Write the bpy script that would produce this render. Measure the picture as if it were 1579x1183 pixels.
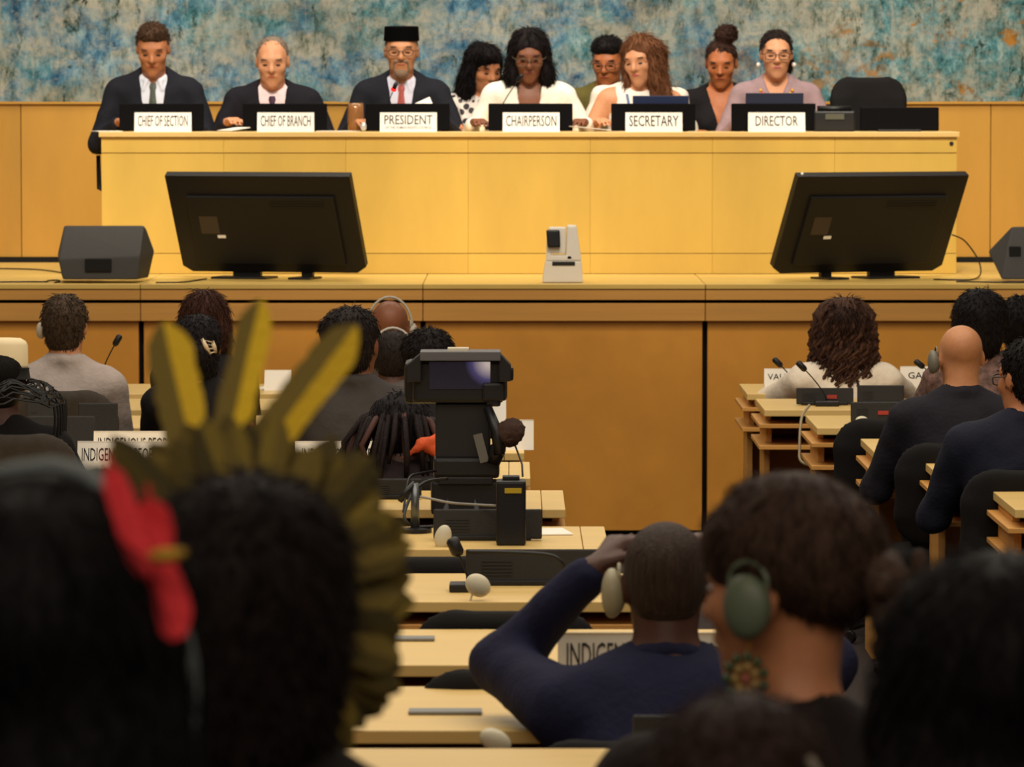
import bpy, bmesh, math, random
import numpy as np
from mathutils import Vector, Matrix

for o in list(bpy.data.objects):
    bpy.data.objects.remove(o)
scene = bpy.context.scene
COL = scene.collection
random.seed(7)
rng = np.random.default_rng(7)

# ------------------------------------------------------------------ camera
IMG_W, IMG_H = 1579.0, 1183.0
FPX = 7400.0                       # focal length in pixels (long lens)
HORIZON = 150.0                    # picture row of the eye level
CAM_Z = 2.10
PITCH = math.atan((IMG_H / 2 - HORIZON) / FPX)
cam_d = bpy.data.cameras.new('camera')
cam = bpy.data.objects.new('camera', cam_d)
COL.objects.link(cam)
cam.location = (0, 0, CAM_Z)
cam.rotation_euler = (math.pi / 2 - PITCH, 0, 0)
cam_d.sensor_width = 36.0
cam_d.lens = FPX * 36.0 / IMG_W
cam_d.clip_end = 200
cam_d.dof.use_dof = True
cam_d.dof.focus_distance = 16.0
cam_d.dof.aperture_fstop = 10.8
scene.camera = cam

# ------------------------------------------------------------------ world, lamps, exposure
world = bpy.data.worlds.new('hall_ambient')
scene.world = world
world.use_nodes = True
bg = world.node_tree.nodes['Background']
bg.inputs[0].default_value = (1.0, 0.80, 0.58, 1)
bg.inputs[1].default_value = 0.13

def area_light(name, loc, target, sx, sy, power, col):
    d = bpy.data.lights.new(name, 'AREA')
    d.shape = 'RECTANGLE'; d.size = sx; d.size_y = sy
    d.energy = power; d.color = col
    o = bpy.data.objects.new(name, d); COL.objects.link(o)
    o.location = loc
    o.rotation_euler = (Vector(target) - Vector(loc)).to_track_quat('-Z', 'Y').to_euler()
    return o

def spot_light(name, loc, target, power, half_angle, blend, col, radius=0.25):
    d = bpy.data.lights.new(name, 'SPOT')
    d.energy = power; d.color = col
    d.spot_size = math.radians(half_angle * 2); d.spot_blend = blend
    d.shadow_soft_size = radius
    o = bpy.data.objects.new(name, d); COL.objects.link(o)
    o.location = loc
    o.rotation_euler = (Vector(target) - Vector(loc)).to_track_quat('-Z', 'Y').to_euler()
    return o

WARM = (1.0, 0.89, 0.74)
for k, xx in enumerate((-3.0, -1.0, 1.0, 3.0)):
    spot_light('stage_spotlight', (xx * 0.9, 17.0, 9.6), (xx, 26.0, 1.9), 2850, 11.5, 0.75, WARM)
area_light('stage_ceiling_light', (0, 25.4, 5.6), (0, 25.6, 0), 7.0, 1.6, 190, WARM)
area_light('hall_ceiling_light', (0, 17.8, 6.2), (0, 18.6, 0), 9.0, 5.0, 400, WARM)
area_light('hall_ceiling_light', (0, 11.0, 6.2), (0, 11.5, 0), 9.0, 4.5, 390, WARM)
area_light('rear_fill_light', (0, 1.0, 5.4), (0, 6.0, 0.6), 9.0, 3.0, 170, WARM)  # unseen fill added to brighten the surfaces facing the viewer

scene.view_settings.view_transform = 'Standard'
scene.view_settings.look = 'None'
scene.view_settings.gamma = 1.0
scene.view_settings.exposure = 0.0
scene.view_settings.use_curve_mapping = False

# ------------------------------------------------------------------ helpers
def W(px, py, Y):
    """Point of the hall seen at picture position (px, py) at distance Y."""
    u = (px - IMG_W / 2) / FPX
    v = (IMG_H / 2 - py) / FPX
    c, s = math.cos(PITCH), math.sin(PITCH)
    dy = c + v * s
    dz = -s + v * c
    t = Y / dy
    return Vector((u * t, Y, CAM_Z + dz * t))

def lin(r, g, b):
    f = lambda c: (c / 255 / 12.92) if c / 255 <= 0.04045 else ((c / 255 + 0.055) / 1.055) ** 2.4
    return (f(r), f(g), f(b), 1.0)

MATS = {}
def mat(name, rgb, rough=0.6, metal=0.0, var=0.0, vscale=40.0, bump=0.0, bscale=150.0,
        stretch=(1, 1, 1), spec=0.4, emit=None, emit_s=0.0, alpha=None, trans=0.0, sheen=0.0):
    if name in MATS:
        return MATS[name]
    m = bpy.data.materials.new(name); m.use_nodes = True
    nt = m.node_tree; b = nt.nodes['Principled BSDF']
    c = lin(*rgb)
    b.inputs['Base Color'].default_value = c
    b.inputs['Roughness'].default_value = rough
    b.inputs['Metallic'].default_value = metal
    b.inputs['Specular IOR Level'].default_value = spec
    if trans: b.inputs['Transmission Weight'].default_value = trans
    if sheen: b.inputs['Sheen Weight'].default_value = sheen
    if emit:
        b.inputs['Emission Color'].default_value = lin(*emit)
        b.inputs['Emission Strength'].default_value = emit_s
    if var > 0 or bump > 0:
        tc = nt.nodes.new('ShaderNodeTexCoord')
        mp = nt.nodes.new('ShaderNodeMapping'); mp.inputs['Scale'].default_value = stretch
        nt.links.new(tc.outputs['Object'], mp.inputs['Vector'])
    if var > 0:
        n = nt.nodes.new('ShaderNodeTexNoise')
        n.inputs['Scale'].default_value = vscale; n.inputs['Detail'].default_value = 4
        nt.links.new(mp.outputs[0], n.inputs['Vector'])
        r = nt.nodes.new('ShaderNodeValToRGB')
        r.color_ramp.elements[0].position = 0.3; r.color_ramp.elements[1].position = 0.7
        r.color_ramp.elements[0].color = [x * (1 - var) for x in c[:3]] + [1]
        r.color_ramp.elements[1].color = [min(1, x * (1 + var)) for x in c[:3]] + [1]
        nt.links.new(n.outputs['Fac'], r.inputs['Fac'])
        nt.links.new(r.outputs['Color'], b.inputs['Base Color'])
    if bump > 0:
        n2 = nt.nodes.new('ShaderNodeTexNoise')
        n2.inputs['Scale'].default_value = bscale; n2.inputs['Detail'].default_value = 3
        nt.links.new(mp.outputs[0], n2.inputs['Vector'])
        bp = nt.nodes.new('ShaderNodeBump'); bp.inputs['Strength'].default_value = bump
        bp.inputs['Distance'].default_value = 0.01
        nt.links.new(n2.outputs['Fac'], bp.inputs['Height'])
        nt.links.new(bp.outputs[0], b.inputs['Normal'])
    MATS[name] = m
    return m

def wood(name, rgb, var=0.10, rough=0.45, grain=(2.0, 2.0, 22.0), dark=0.8):
    """Pale veneer: fine stretched grain plus broad tone drift."""
    if name in MATS:
        return MATS[name]
    m = bpy.data.materials.new(name); m.use_nodes = True
    nt = m.node_tree; b = nt.nodes['Principled BSDF']
    b.inputs['Roughness'].default_value = rough
    b.inputs['Specular IOR Level'].default_value = 0.35
    geo = nt.nodes.new('ShaderNodeNewGeometry')
    mp = nt.nodes.new('ShaderNodeMapping'); mp.inputs['Scale'].default_value = grain
    nt.links.new(geo.outputs['Position'], mp.inputs['Vector'])
    n = nt.nodes.new('ShaderNodeTexNoise'); n.inputs['Scale'].default_value = 3.0
    n.inputs['Detail'].default_value = 6; n.inputs['Roughness'].default_value = 0.6
    nt.links.new(mp.outputs[0], n.inputs['Vector'])
    oi = nt.nodes.new('ShaderNodeObjectInfo')
    ad = nt.nodes.new('ShaderNodeMath'); ad.operation = 'MULTIPLY_ADD'
    ad.inputs[1].default_value = 0.22; 
    nt.links.new(oi.outputs['Random'], ad.inputs[0]); nt.links.new(n.outputs['Fac'], ad.inputs[2])
    r = nt.nodes.new('ShaderNodeValToRGB')
    c = lin(*rgb)
    r.color_ramp.elements[0].position = 0.35; r.color_ramp.elements[1].position = 0.85
    r.color_ramp.elements[0].color = [x * (1 - var) for x in c[:3]] + [1]
    r.color_ramp.elements[1].color = [min(1, x * (1 + var)) for x in c[:3]] + [1]
    nt.links.new(ad.outputs[0], r.inputs['Fac'])
    nt.links.new(r.outputs['Color'], b.inputs['Base Color'])
    MATS[name] = m
    return m

def link(name, mesh, material=None, parent=None, smooth=False):
    o = bpy.data.objects.new(name, mesh)
    COL.objects.link(o)
    if material is not None:
        mesh.materials.clear(); mesh.materials.append(material)
    if parent is not None:
        o.parent = parent
    if smooth:
        mesh.polygons.foreach_set('use_smooth', [True] * len(mesh.polygons))
    return o

def tag(o, label=None, cat=None, group=None, kind=None):
    if label: o['label'] = label
    if cat: o['category'] = cat
    if group: o['group'] = group
    if kind: o['kind'] = kind
    return o

def thing(name, label, cat, loc=(0, 0, 0), rz=0.0, group=None):
    o = bpy.data.objects.new(name, None); COL.objects.link(o)
    o.empty_display_size = 0.1
    o.location = loc; o.rotation_euler = (0, 0, rz)
    return tag(o, label, cat, group)

def copy_tree(o, parent=None):
    c = o.copy(); COL.objects.link(c); c.parent = parent
    for ch in list(o.children):
        copy_tree(ch, c)
    return c

class MB:
    def __init__(s):
        s.v = []; s.f = []
    def add(s, vs, fs):
        n = len(s.v); s.v += [tuple(v) for v in vs]; s.f += [[i + n for i in f] for f in fs]
        return s
    def box(s, c, size, R=None):
        hx, hy, hz = size[0] / 2, size[1] / 2, size[2] / 2
        vs = [Vector((x * hx, y * hy, z * hz)) for z in (-1, 1) for y in (-1, 1) for x in (-1, 1)]
        if R is not None: vs = [R @ v for v in vs]
        vs = [v + Vector(c) for v in vs]
        return s.add(vs, [(0, 2, 3, 1), (4, 5, 7, 6), (0, 1, 5, 4), (2, 6, 7, 3), (0, 4, 6, 2), (1, 3, 7, 5)])
    def bb(s, x0, x1, y0, y1, z0, z1):
        return s.box(((x0 + x1) / 2, (y0 + y1) / 2, (z0 + z1) / 2), (x1 - x0, y1 - y0, z1 - z0))
    def tube(s, pts, r, n=8, caps=True):
        pts = [Vector(p) for p in pts]
        rs = r if isinstance(r, (list, tuple)) else [r] * len(pts)
        ring0 = len(s.v); up = None
        for i, p in enumerate(pts):
            d = (pts[min(i + 1, len(pts) - 1)] - pts[max(i - 1, 0)]).normalized()
            if up is None:
                up = Vector((0, 0, 1)) if abs(d.z) < 0.9 else Vector((1, 0, 0))
            a = d.cross(up).normalized(); b = a.cross(d).normalized(); up = b
            for k in range(n):
                t = 2 * math.pi * k / n
                s.v.append(tuple(p + (a * math.cos(t) + b * math.sin(t)) * rs[i]))
        for i in range(len(pts) - 1):
            for k in range(n):
                a0 = ring0 + i * n + k; a1 = ring0 + i * n + (k + 1) % n
                s.f.append([a0, a1, a1 + n, a0 + n])
        if caps:
            s.f.append([ring0 + k for k in range(n)][::-1])
            e = ring0 + (len(pts) - 1) * n
            s.f.append([e + k for k in range(n)])
        return s
    def lathe(s, prof, n=20, c=(0, 0, 0), R=None, sx=1.0, sy=1.0):
        b = len(s.v)
        for (r, z) in prof:
            for k in range(n):
                t = 2 * math.pi * k / n
                v = Vector((r * sx * math.cos(t), r * sy * math.sin(t), z))
                if R is not None: v = R @ v
                s.v.append(tuple(v + Vector(c)))
        for i in range(len(prof) - 1):
            for k in range(n):
                a0 = b + i * n + k; a1 = b + i * n + (k + 1) % n
                s.f.append([a0, a1, a1 + n, a0 + n])
        s.f.append([b + k for k in range(n)][::-1])
        e = b + (len(prof) - 1) * n
        s.f.append([e + k for k in range(n)])
        return s
    def prism(s, poly, off):
        """poly: list of 3-D points (planar), off: extrusion vector"""
        n = len(poly); b = len(s.v); off = Vector(off)
        s.v += [tuple(Vector(p)) for p in poly] + [tuple(Vector(p) + off) for p in poly]
        s.f.append([b + i for i in range(n)][::-1]); s.f.append([b + n + i for i in range(n)])
        for i in range(n):
            j = (i + 1) % n
            s.f.append([b + i, b + j, b + n + j, b + n + i])
        return s
    def mesh(s, name, bevel=0.0, seg=2):
        m = bpy.data.meshes.new(name)
        m.from_pydata(s.v, [], s.f)
        bm = bmesh.new(); bm.from_mesh(m)
        if bevel > 0:
            bmesh.ops.bevel(bm, geom=bm.edges[:], offset=bevel, segments=seg, profile=0.6, affect='EDGES', clamp_overlap=True)
        bmesh.ops.recalc_face_normals(bm, faces=bm.faces[:])
        bm.to_mesh(m); bm.free()
        return m
    def build(s, name, material, parent=None, smooth=False, bevel=0.0, seg=2):
        return link(name, s.mesh(name, bevel, seg), material, parent, smooth)

def rrect(w, h, r, n=5):
    """rounded rectangle outline, centred, in 2-D"""
    pts = []
    for cx, cy, a0 in ((w / 2 - r, h / 2 - r, 0), (-w / 2 + r, h / 2 - r, 90), (-w / 2 + r, -h / 2 + r, 180), (w / 2 - r, -h / 2 + r, 270)):
        for k in range(n + 1):
            a = math.radians(a0 + 90 * k / n)
            pts.append((cx + r * math.cos(a), cy + r * math.sin(a)))
    return pts

_ico = {}
def ball_mesh(sub=2):
    if sub not in _ico:
        bm = bmesh.new(); bmesh.ops.create_icosphere(bm, subdivisions=sub, radius=1.0)
        m = bpy.data.meshes.new('ball'); bm.to_mesh(m); bm.free()
        m.polygons.foreach_set('use_smooth', [True] * len(m.polygons))
        _ico[sub] = m
    return _ico[sub]

_ballm = {}
def blob(name, parent, c, r, material, R=None, sub=2):
    key = (material.name, sub)
    if key not in _ballm:
        m = ball_mesh(sub).copy(); m.materials.append(material); _ballm[key] = m
    o = bpy.data.objects.new(name, _ballm[key]); COL.objects.link(o)
    o.parent = parent
    M = Matrix.Diagonal((r[0], r[1], r[2], 1))
    if R is not None: M = R.to_4x4() @ M
    o.matrix_local = Matrix.Translation(Vector(c)) @ M
    return o

def text_mesh(body, width=None, height=None, extrude=0.0006):
    cu = bpy.data.curves.new('lettering', 'FONT')
    cu.body = body; cu.size = 1.0; cu.extrude = 0.0; cu.align_x = 'CENTER'; cu.align_y = 'CENTER'
    cu.resolution_u = 2; cu.offset = 0.004
    o = bpy.data.objects.new('lettering_tmp', cu); COL.objects.link(o)
    bpy.context.view_layer.update()
    me = bpy.data.meshes.new_from_object(o.evaluated_get(bpy.context.evaluated_depsgraph_get()))
    bpy.data.objects.remove(o); bpy.data.curves.remove(cu)
    co = np.empty(len(me.vertices) * 3, np.float32); me.vertices.foreach_get('co', co)
    co = co.reshape(-1, 3)
    mn, mx = co.min(0), co.max(0)
    co -= (mn + mx) / 2
    w, h = (mx - mn)[0], (mx - mn)[1]
    sx = width / w if width else height / h
    sy = height / h if height else sx
    co[:, 0] *= sx; co[:, 1] *= sy
    me.vertices.foreach_set('co', co.ravel())
    return me

# ------------------------------------------------------------------ signed-distance modelling
class Frame:
    def __init__(s, R=None, o=(0, 0, 0)):
        s.R = np.array(R, np.float32) if R is not None else np.eye(3, dtype=np.float32)
        s.o = np.array(o, np.float32)
    def p(s, q):
        return s.R @ np.array(q, np.float32) + s.o
    def V(s, q):
        return Vector([float(x) for x in s.p(q)])
    def M(s):
        return Matrix([[float(x) for x in r] for r in s.R])

def rotx(a): c, s = math.cos(a), math.sin(a); return np.array([[1, 0, 0], [0, c, -s], [0, s, c]])
def roty(a): c, s = math.cos(a), math.sin(a); return np.array([[c, 0, s], [0, 1, 0], [-s, 0, c]])
def rotz(a): c, s = math.cos(a), math.sin(a); return np.array([[c, -s, 0], [s, c, 0], [0, 0, 1]])

class Prim:
    __slots__ = ('kind', 'F', 'a', 'op', 'k')
    def __init__(s, kind, F, a, op='u', k=0.02):
        s.kind, s.F, s.a, s.op, s.k = kind, F, a, op, k

ID = Frame()
def ell(c, r, F=ID, op='u', k=0.02, R=None):
    if R is not None:
        F = Frame(F.R @ R, F.p(c)); c = (0, 0, 0)
    return Prim('e', F, (np.array(c, np.float32), np.array(r, np.float32)), op, k)
def cap(a, b, ra, rb=None, F=ID, op='u', k=0.02):
    return Prim('c', F, (np.array(a, np.float32), np.array(b, np.float32), ra, ra if rb is None else rb), op, k)
def rbx(c, h, r=0.01, F=ID, op='u', k=0.01):
    return Prim('b', F, (np.array(c, np.float32), np.array(h, np.float32), r), op, k)
def vee(zv, zt, w, y0, F=ID, op='s', k=0.004, wb=0.0):
    return Prim('v', F, (zv, zt, w, y0, wb), op, k)
def chain(pts, rs, F=ID, k=0.01, op='u'):
    return [cap(pts[i], pts[i + 1], rs[i], rs[i + 1], F, op, k) for i in range(len(pts) - 1)]

def inflate(prims, t):
    out = []
    for p in prims:
        if p.op != 'u': out.append(p); continue
        if p.kind == 'e': a = (p.a[0], p.a[1] + t)
        elif p.kind == 'c': a = (p.a[0], p.a[1], p.a[2] + t, p.a[3] + t)
        elif p.kind == 'b': a = (p.a[0], p.a[1], p.a[2] + t)
        else: a = p.a
        out.append(Prim(p.kind, p.F, a, p.op, p.k))
    return out

def prim_d(p, X, Y, Z):
    R, o = p.F.R, p.F.o
    x, y, z = X - o[0], Y - o[1], Z - o[2]
    qx = R[0, 0] * x + R[1, 0] * y + R[2, 0] * z
    qy = R[0, 1] * x + R[1, 1] * y + R[2, 1] * z
    qz = R[0, 2] * x + R[1, 2] * y + R[2, 2] * z
    if p.kind == 'e':
        c, r = p.a
        qx, qy, qz = (qx - c[0]) / r[0], (qy - c[1]) / r[1], (qz - c[2]) / r[2]
        k0 = np.sqrt(qx * qx + qy * qy + qz * qz) + 1e-6
        k1 = np.sqrt((qx / r[0]) ** 2 + (qy / r[1]) ** 2 + (qz / r[2]) ** 2) + 1e-6
        return k0 * (k0 - 1.0) / k1
    if p.kind == 'c':
        a, b, ra, rb = p.a
        ba = b - a; L = float(ba @ ba) + 1e-9
        qx, qy, qz = qx - a[0], qy - a[1], qz - a[2]
        t = np.clip((qx * ba[0] + qy * ba[1] + qz * ba[2]) / L, 0, 1)
        dx, dy, dz = qx - t * ba[0], qy - t * ba[1], qz - t * ba[2]
        return np.sqrt(dx * dx + dy * dy + dz * dz) - (ra + (rb - ra) * t)
    if p.kind == 'b':
        c, h, r = p.a
        ax, ay, az = np.abs(qx - c[0]) - h[0] + r, np.abs(qy - c[1]) - h[1] + r, np.abs(qz - c[2]) - h[2] + r
        out = np.sqrt(np.maximum(ax, 0) ** 2 + np.maximum(ay, 0) ** 2 + np.maximum(az, 0) ** 2)
        return out + np.minimum(np.maximum(ax, np.maximum(ay, az)), 0) - r
    if p.kind == 'v':
        zv, zt, w, y0, wb = p.a
        ww = wb + (w - wb) * np.clip((qz - zv) / (zt - zv), -0.5, 1.3)
        return np.maximum((np.abs(qx) - ww) * 0.96, y0 - qy)

def prim_box(p):
    R = np.abs(p.F.R)
    if p.kind == 'e':
        c = p.F.p(p.a[0]); e = R @ p.a[1]
        return c - e, c + e
    if p.kind == 'c':
        a, b = p.F.p(p.a[0]), p.F.p(p.a[1])
        return np.minimum(a - p.a[2], b - p.a[3]), np.maximum(a + p.a[2], b + p.a[3])
    if p.kind == 'b':
        c = p.F.p(p.a[0]); e = R @ (p.a[1])
        return c - e, c + e
    return None

def sdf_points(prims, P):
    X, Y, Z = P[:, 0], P[:, 1], P[:, 2]
    D = np.full(len(P), 1.0, np.float32)
    for p in prims:
        d = prim_d(p, X, Y, Z)
        if p.op == 'u':
            h = np.maximum(p.k - np.abs(D - d), 0) / p.k
            D = np.minimum(D, d) - h * h * p.k * 0.25
        else:
            D = np.maximum(D, -d)
    return D

_CORN = [(0, 0, 0), (1, 0, 0), (0, 1, 0), (1, 1, 0), (0, 0, 1), (1, 0, 1), (0, 1, 1), (1, 1, 1)]
_EDG = [(0, 1), (2, 3), (4, 5), (6, 7), (0, 2), (1, 3), (4, 6), (5, 7), (0, 4), (1, 5), (2, 6), (3, 7)]

def sdf_mesh(name, prims, h, noise=None, smooth_it=0):
    """Dual (surface-net) meshing of a smooth union of primitives."""
    lo = np.array([1e9] * 3); hi = -lo
    for p in prims:
        if p.op == 'u':
            b = prim_box(p); lo = np.minimum(lo, b[0]); hi = np.maximum(hi, b[1])
    pad = 3 * h + (noise[0] if noise else 0)
    lo -= pad; hi += pad
    n = np.ceil((hi - lo) / h).astype(int) + 1
    ax = [(lo[i] + h * np.arange(n[i])).astype(np.float32) for i in range(3)]
    D = np.full(n, 0.5, np.float32)
    for p in prims:
        b = prim_box(p)
        if b is None:
            i0 = np.zeros(3, int); i1 = n
        else:
            m = p.k + 2.5 * h + (noise[0] if noise else 0)
            i0 = np.clip(np.floor((b[0] - m - lo) / h).astype(int), 0, n)
            i1 = np.clip(np.ceil((b[1] + m - lo) / h).astype(int) + 1, 0, n)
        if np.any(i1 <= i0): continue
        sl = tuple(slice(i0[i], i1[i]) for i in range(3))
        X = ax[0][sl[0]][:, None, None]; Y = ax[1][sl[1]][None, :, None]; Z = ax[2][sl[2]][None, None, :]
        d = prim_d(p, X, Y, Z); S = D[sl]
        if p.op == 'u':
            hh = np.maximum(p.k - np.abs(S - d), 0) / p.k
            D[sl] = np.minimum(S, d) - hh * hh * (p.k * 0.25)
        else:
            d = -d
            hh = np.maximum(p.k - np.abs(S - d), 0) / p.k
            D[sl] = np.maximum(S, d) + hh * hh * (p.k * 0.25)
    if noise:
        amp, fr = noise[0], noise[1]; st = noise[2] if len(noise) > 2 else (1, 1, 1)
        X = ax[0][:, None, None] * fr * st[0]; Y = ax[1][None, :, None] * fr * st[1]; Z = ax[2][None, None, :] * fr * st[2]
        N = np.sin(X + 1.7 * np.sin(Z * 0.6 + 1.3)) * np.sin(Y * 1.1 + 1.2 * np.sin(X * 0.7)) + 0.6 * np.sin(2.1 * Z + 1.3 * np.sin(1.9 * X) + 0.7 * np.sin(Y * 2.3))
        D = D + (amp * 0.7) * N.astype(np.float32)
    S = D < 0
    cc = np.zeros(n - 1, np.int8)
    for (i, j, k) in _CORN:
        cc += S[i:n[0] - 1 + i, j:n[1] - 1 + j, k:n[2] - 1 + k]
    act = np.argwhere((cc > 0) & (cc < 8))
    if len(act) == 0:
        raise RuntimeError('empty sdf ' + name)
    vals = np.stack([D[act[:, 0] + i, act[:, 1] + j, act[:, 2] + k] for (i, j, k) in _CORN], 1)
    acc = np.zeros((len(act), 3), np.float32); cnt = np.zeros(len(act), np.float32)
    for a, b in _EDG:
        va, vb = vals[:, a], vals[:, b]
        m = (va < 0) != (vb < 0)
        t = np.where(m, va / np.where(m, va - vb, 1), 0)
        ca, cb = np.array(_CORN[a], np.float32), np.array(_CORN[b], np.float32)
        acc += np.where(m[:, None], ca + t[:, None] * (cb - ca), 0); cnt += m
    V = (act + acc / cnt[:, None]) * h + lo
    idx = np.full(n - 1, -1, np.int32); idx[act[:, 0], act[:, 1], act[:, 2]] = np.arange(len(act))
    quads = []
    for axis in range(3):
        o1, o2 = (axis + 1) % 3, (axis + 2) % 3
        sa = [slice(1, n[i] - 1) for i in range(3)]; sb = list(sa)
        sa[axis] = slice(0, n[axis] - 1); sb[axis] = slice(1, n[axis])
        A, B = S[tuple(sa)], S[tuple(sb)]
        e = np.argwhere(A != B)
        if len(e) == 0: continue
        flip = A[e[:, 0], e[:, 1], e[:, 2]]
        c = e.copy(); c[:, o1] += 1; c[:, o2] += 1
        def at(d1, d2):
            q = c.copy(); q[:, o1] -= d1; q[:, o2] -= d2
            return idx[q[:, 0], q[:, 1], q[:, 2]]
        q = np.stack([at(1, 1), at(0, 1), at(0, 0), at(1, 0)], 1)
        q[~flip] = q[~flip][:, ::-1]
        quads.append(q)
    Q = np.concatenate(quads).astype(np.int32)
    Q = Q[(Q >= 0).all(1)]
    for _ in range(smooth_it):
        s_ = np.zeros_like(V); c_ = np.zeros(len(V))
        for a, b in ((0, 1), (1, 2), (2, 3), (3, 0)):
            np.add.at(s_, Q[:, a], V[Q[:, b]]); np.add.at(c_, Q[:, a], 1)
            np.add.at(s_, Q[:, b], V[Q[:, a]]); np.add.at(c_, Q[:, b], 1)
        V = V * 0.4 + 0.6 * s_ / np.maximum(c_, 1)[:, None]
    me = bpy.data.meshes.new(name)
    me.vertices.add(len(V)); me.vertices.foreach_set('co', V.astype(np.float32).ravel())
    me.loops.add(len(Q) * 4); me.loops.foreach_set('vertex_index', Q.ravel())
    me.polygons.add(len(Q)); me.polygons.foreach_set('loop_start', np.arange(0, len(Q) * 4, 4, dtype=np.int32))
    me.polygons.foreach_set('loop_total', np.full(len(Q), 4, np.int32))
    me.polygons.foreach_set('use_smooth', np.ones(len(Q), bool))
    me.update(calc_edges=True); me.validate()
    return me

def sdf_obj(name, prims, h, material, parent, noise=None, smooth_it=0):
    return link(name, sdf_mesh(name, prims, h, noise, smooth_it), material, parent)

# ================================================================== THE SETTING
STAGE_Z = 1.162
STAGE_Y = 24.1
POD_Y = 25.5
POD_Z = 1.917
WALL_Y = 27.3
DESK_Z = 0.80

m_podium = wood('podium_beech_veneer', (204, 168, 78), 0.10, 0.42, (1.2, 1.2, 0.35))
m_wall_wood = wood('wall_beech_veneer', (180, 134, 54), 0.12, 0.45, (1.2, 1.2, 0.35))
m_stage_wood = wood('stage_beech_veneer', (214, 148, 56), 0.12, 0.45, (1.0, 1.0, 1.0))
m_ledge = wood('stage_edge_beech', (200, 146, 72), 0.10, 0.45, (0.4, 3, 9))
m_deck = wood('stage_floor_boards', (210, 176, 96), 0.10, 0.35, (0.5, 2, 2))
m_desk = wood('desk_pale_beech', (220, 186, 116), 0.06, 0.38, (0.4, 4, 4))
m_desk_shaded = wood('desk_beech_shaded', (205, 150, 78), 0.08, 0.5, (0.5, 4, 4))  # darker than the desktops: the shade under them is put into the colour
m_black = mat('black_plastic', (16, 15, 16), 0.45, bump=0.1, bscale=400)
m_blackmatte = mat('black_shadow_gap', (8, 7, 6), 0.9)
m_carpet = mat('dark_carpet', (40, 30, 28), 0.95, var=0.2, vscale=60)
m_white = mat('white_card', (240, 234, 222), 0.7)
m_ink = mat('grey_ink', (52, 46, 44), 0.8)
m_inkdark = mat('dark_ink', (40, 36, 36), 0.8)

# floor and the low tiers at the back of the hall
fl = MB().prism([(-9, -3, -.3), (-9, WALL_Y, -.3), (-9, WALL_Y, -.11), (-9, 23.0, -.11), (-9, 21.85, 0), (-9, -3, 0)], (18, 0, 0)).build('floor', m_carpet); tag(fl, kind='structure')
t1 = MB().bb(-9, 9, -3, 7.4, 0.0005, 0.27).build('floor_tier', m_carpet); tag(t1, kind='structure')
t0 = MB().bb(-9, 9, 7.4, 9.25, 0.0005, 0.046).build('floor_tier', m_carpet); tag(t0, kind='structure')
t2 = MB().bb(-9, 9, -3, 5.3, 0.2705, 0.36).build('floor_tier', m_carpet); tag(t2, kind='structure')

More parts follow.
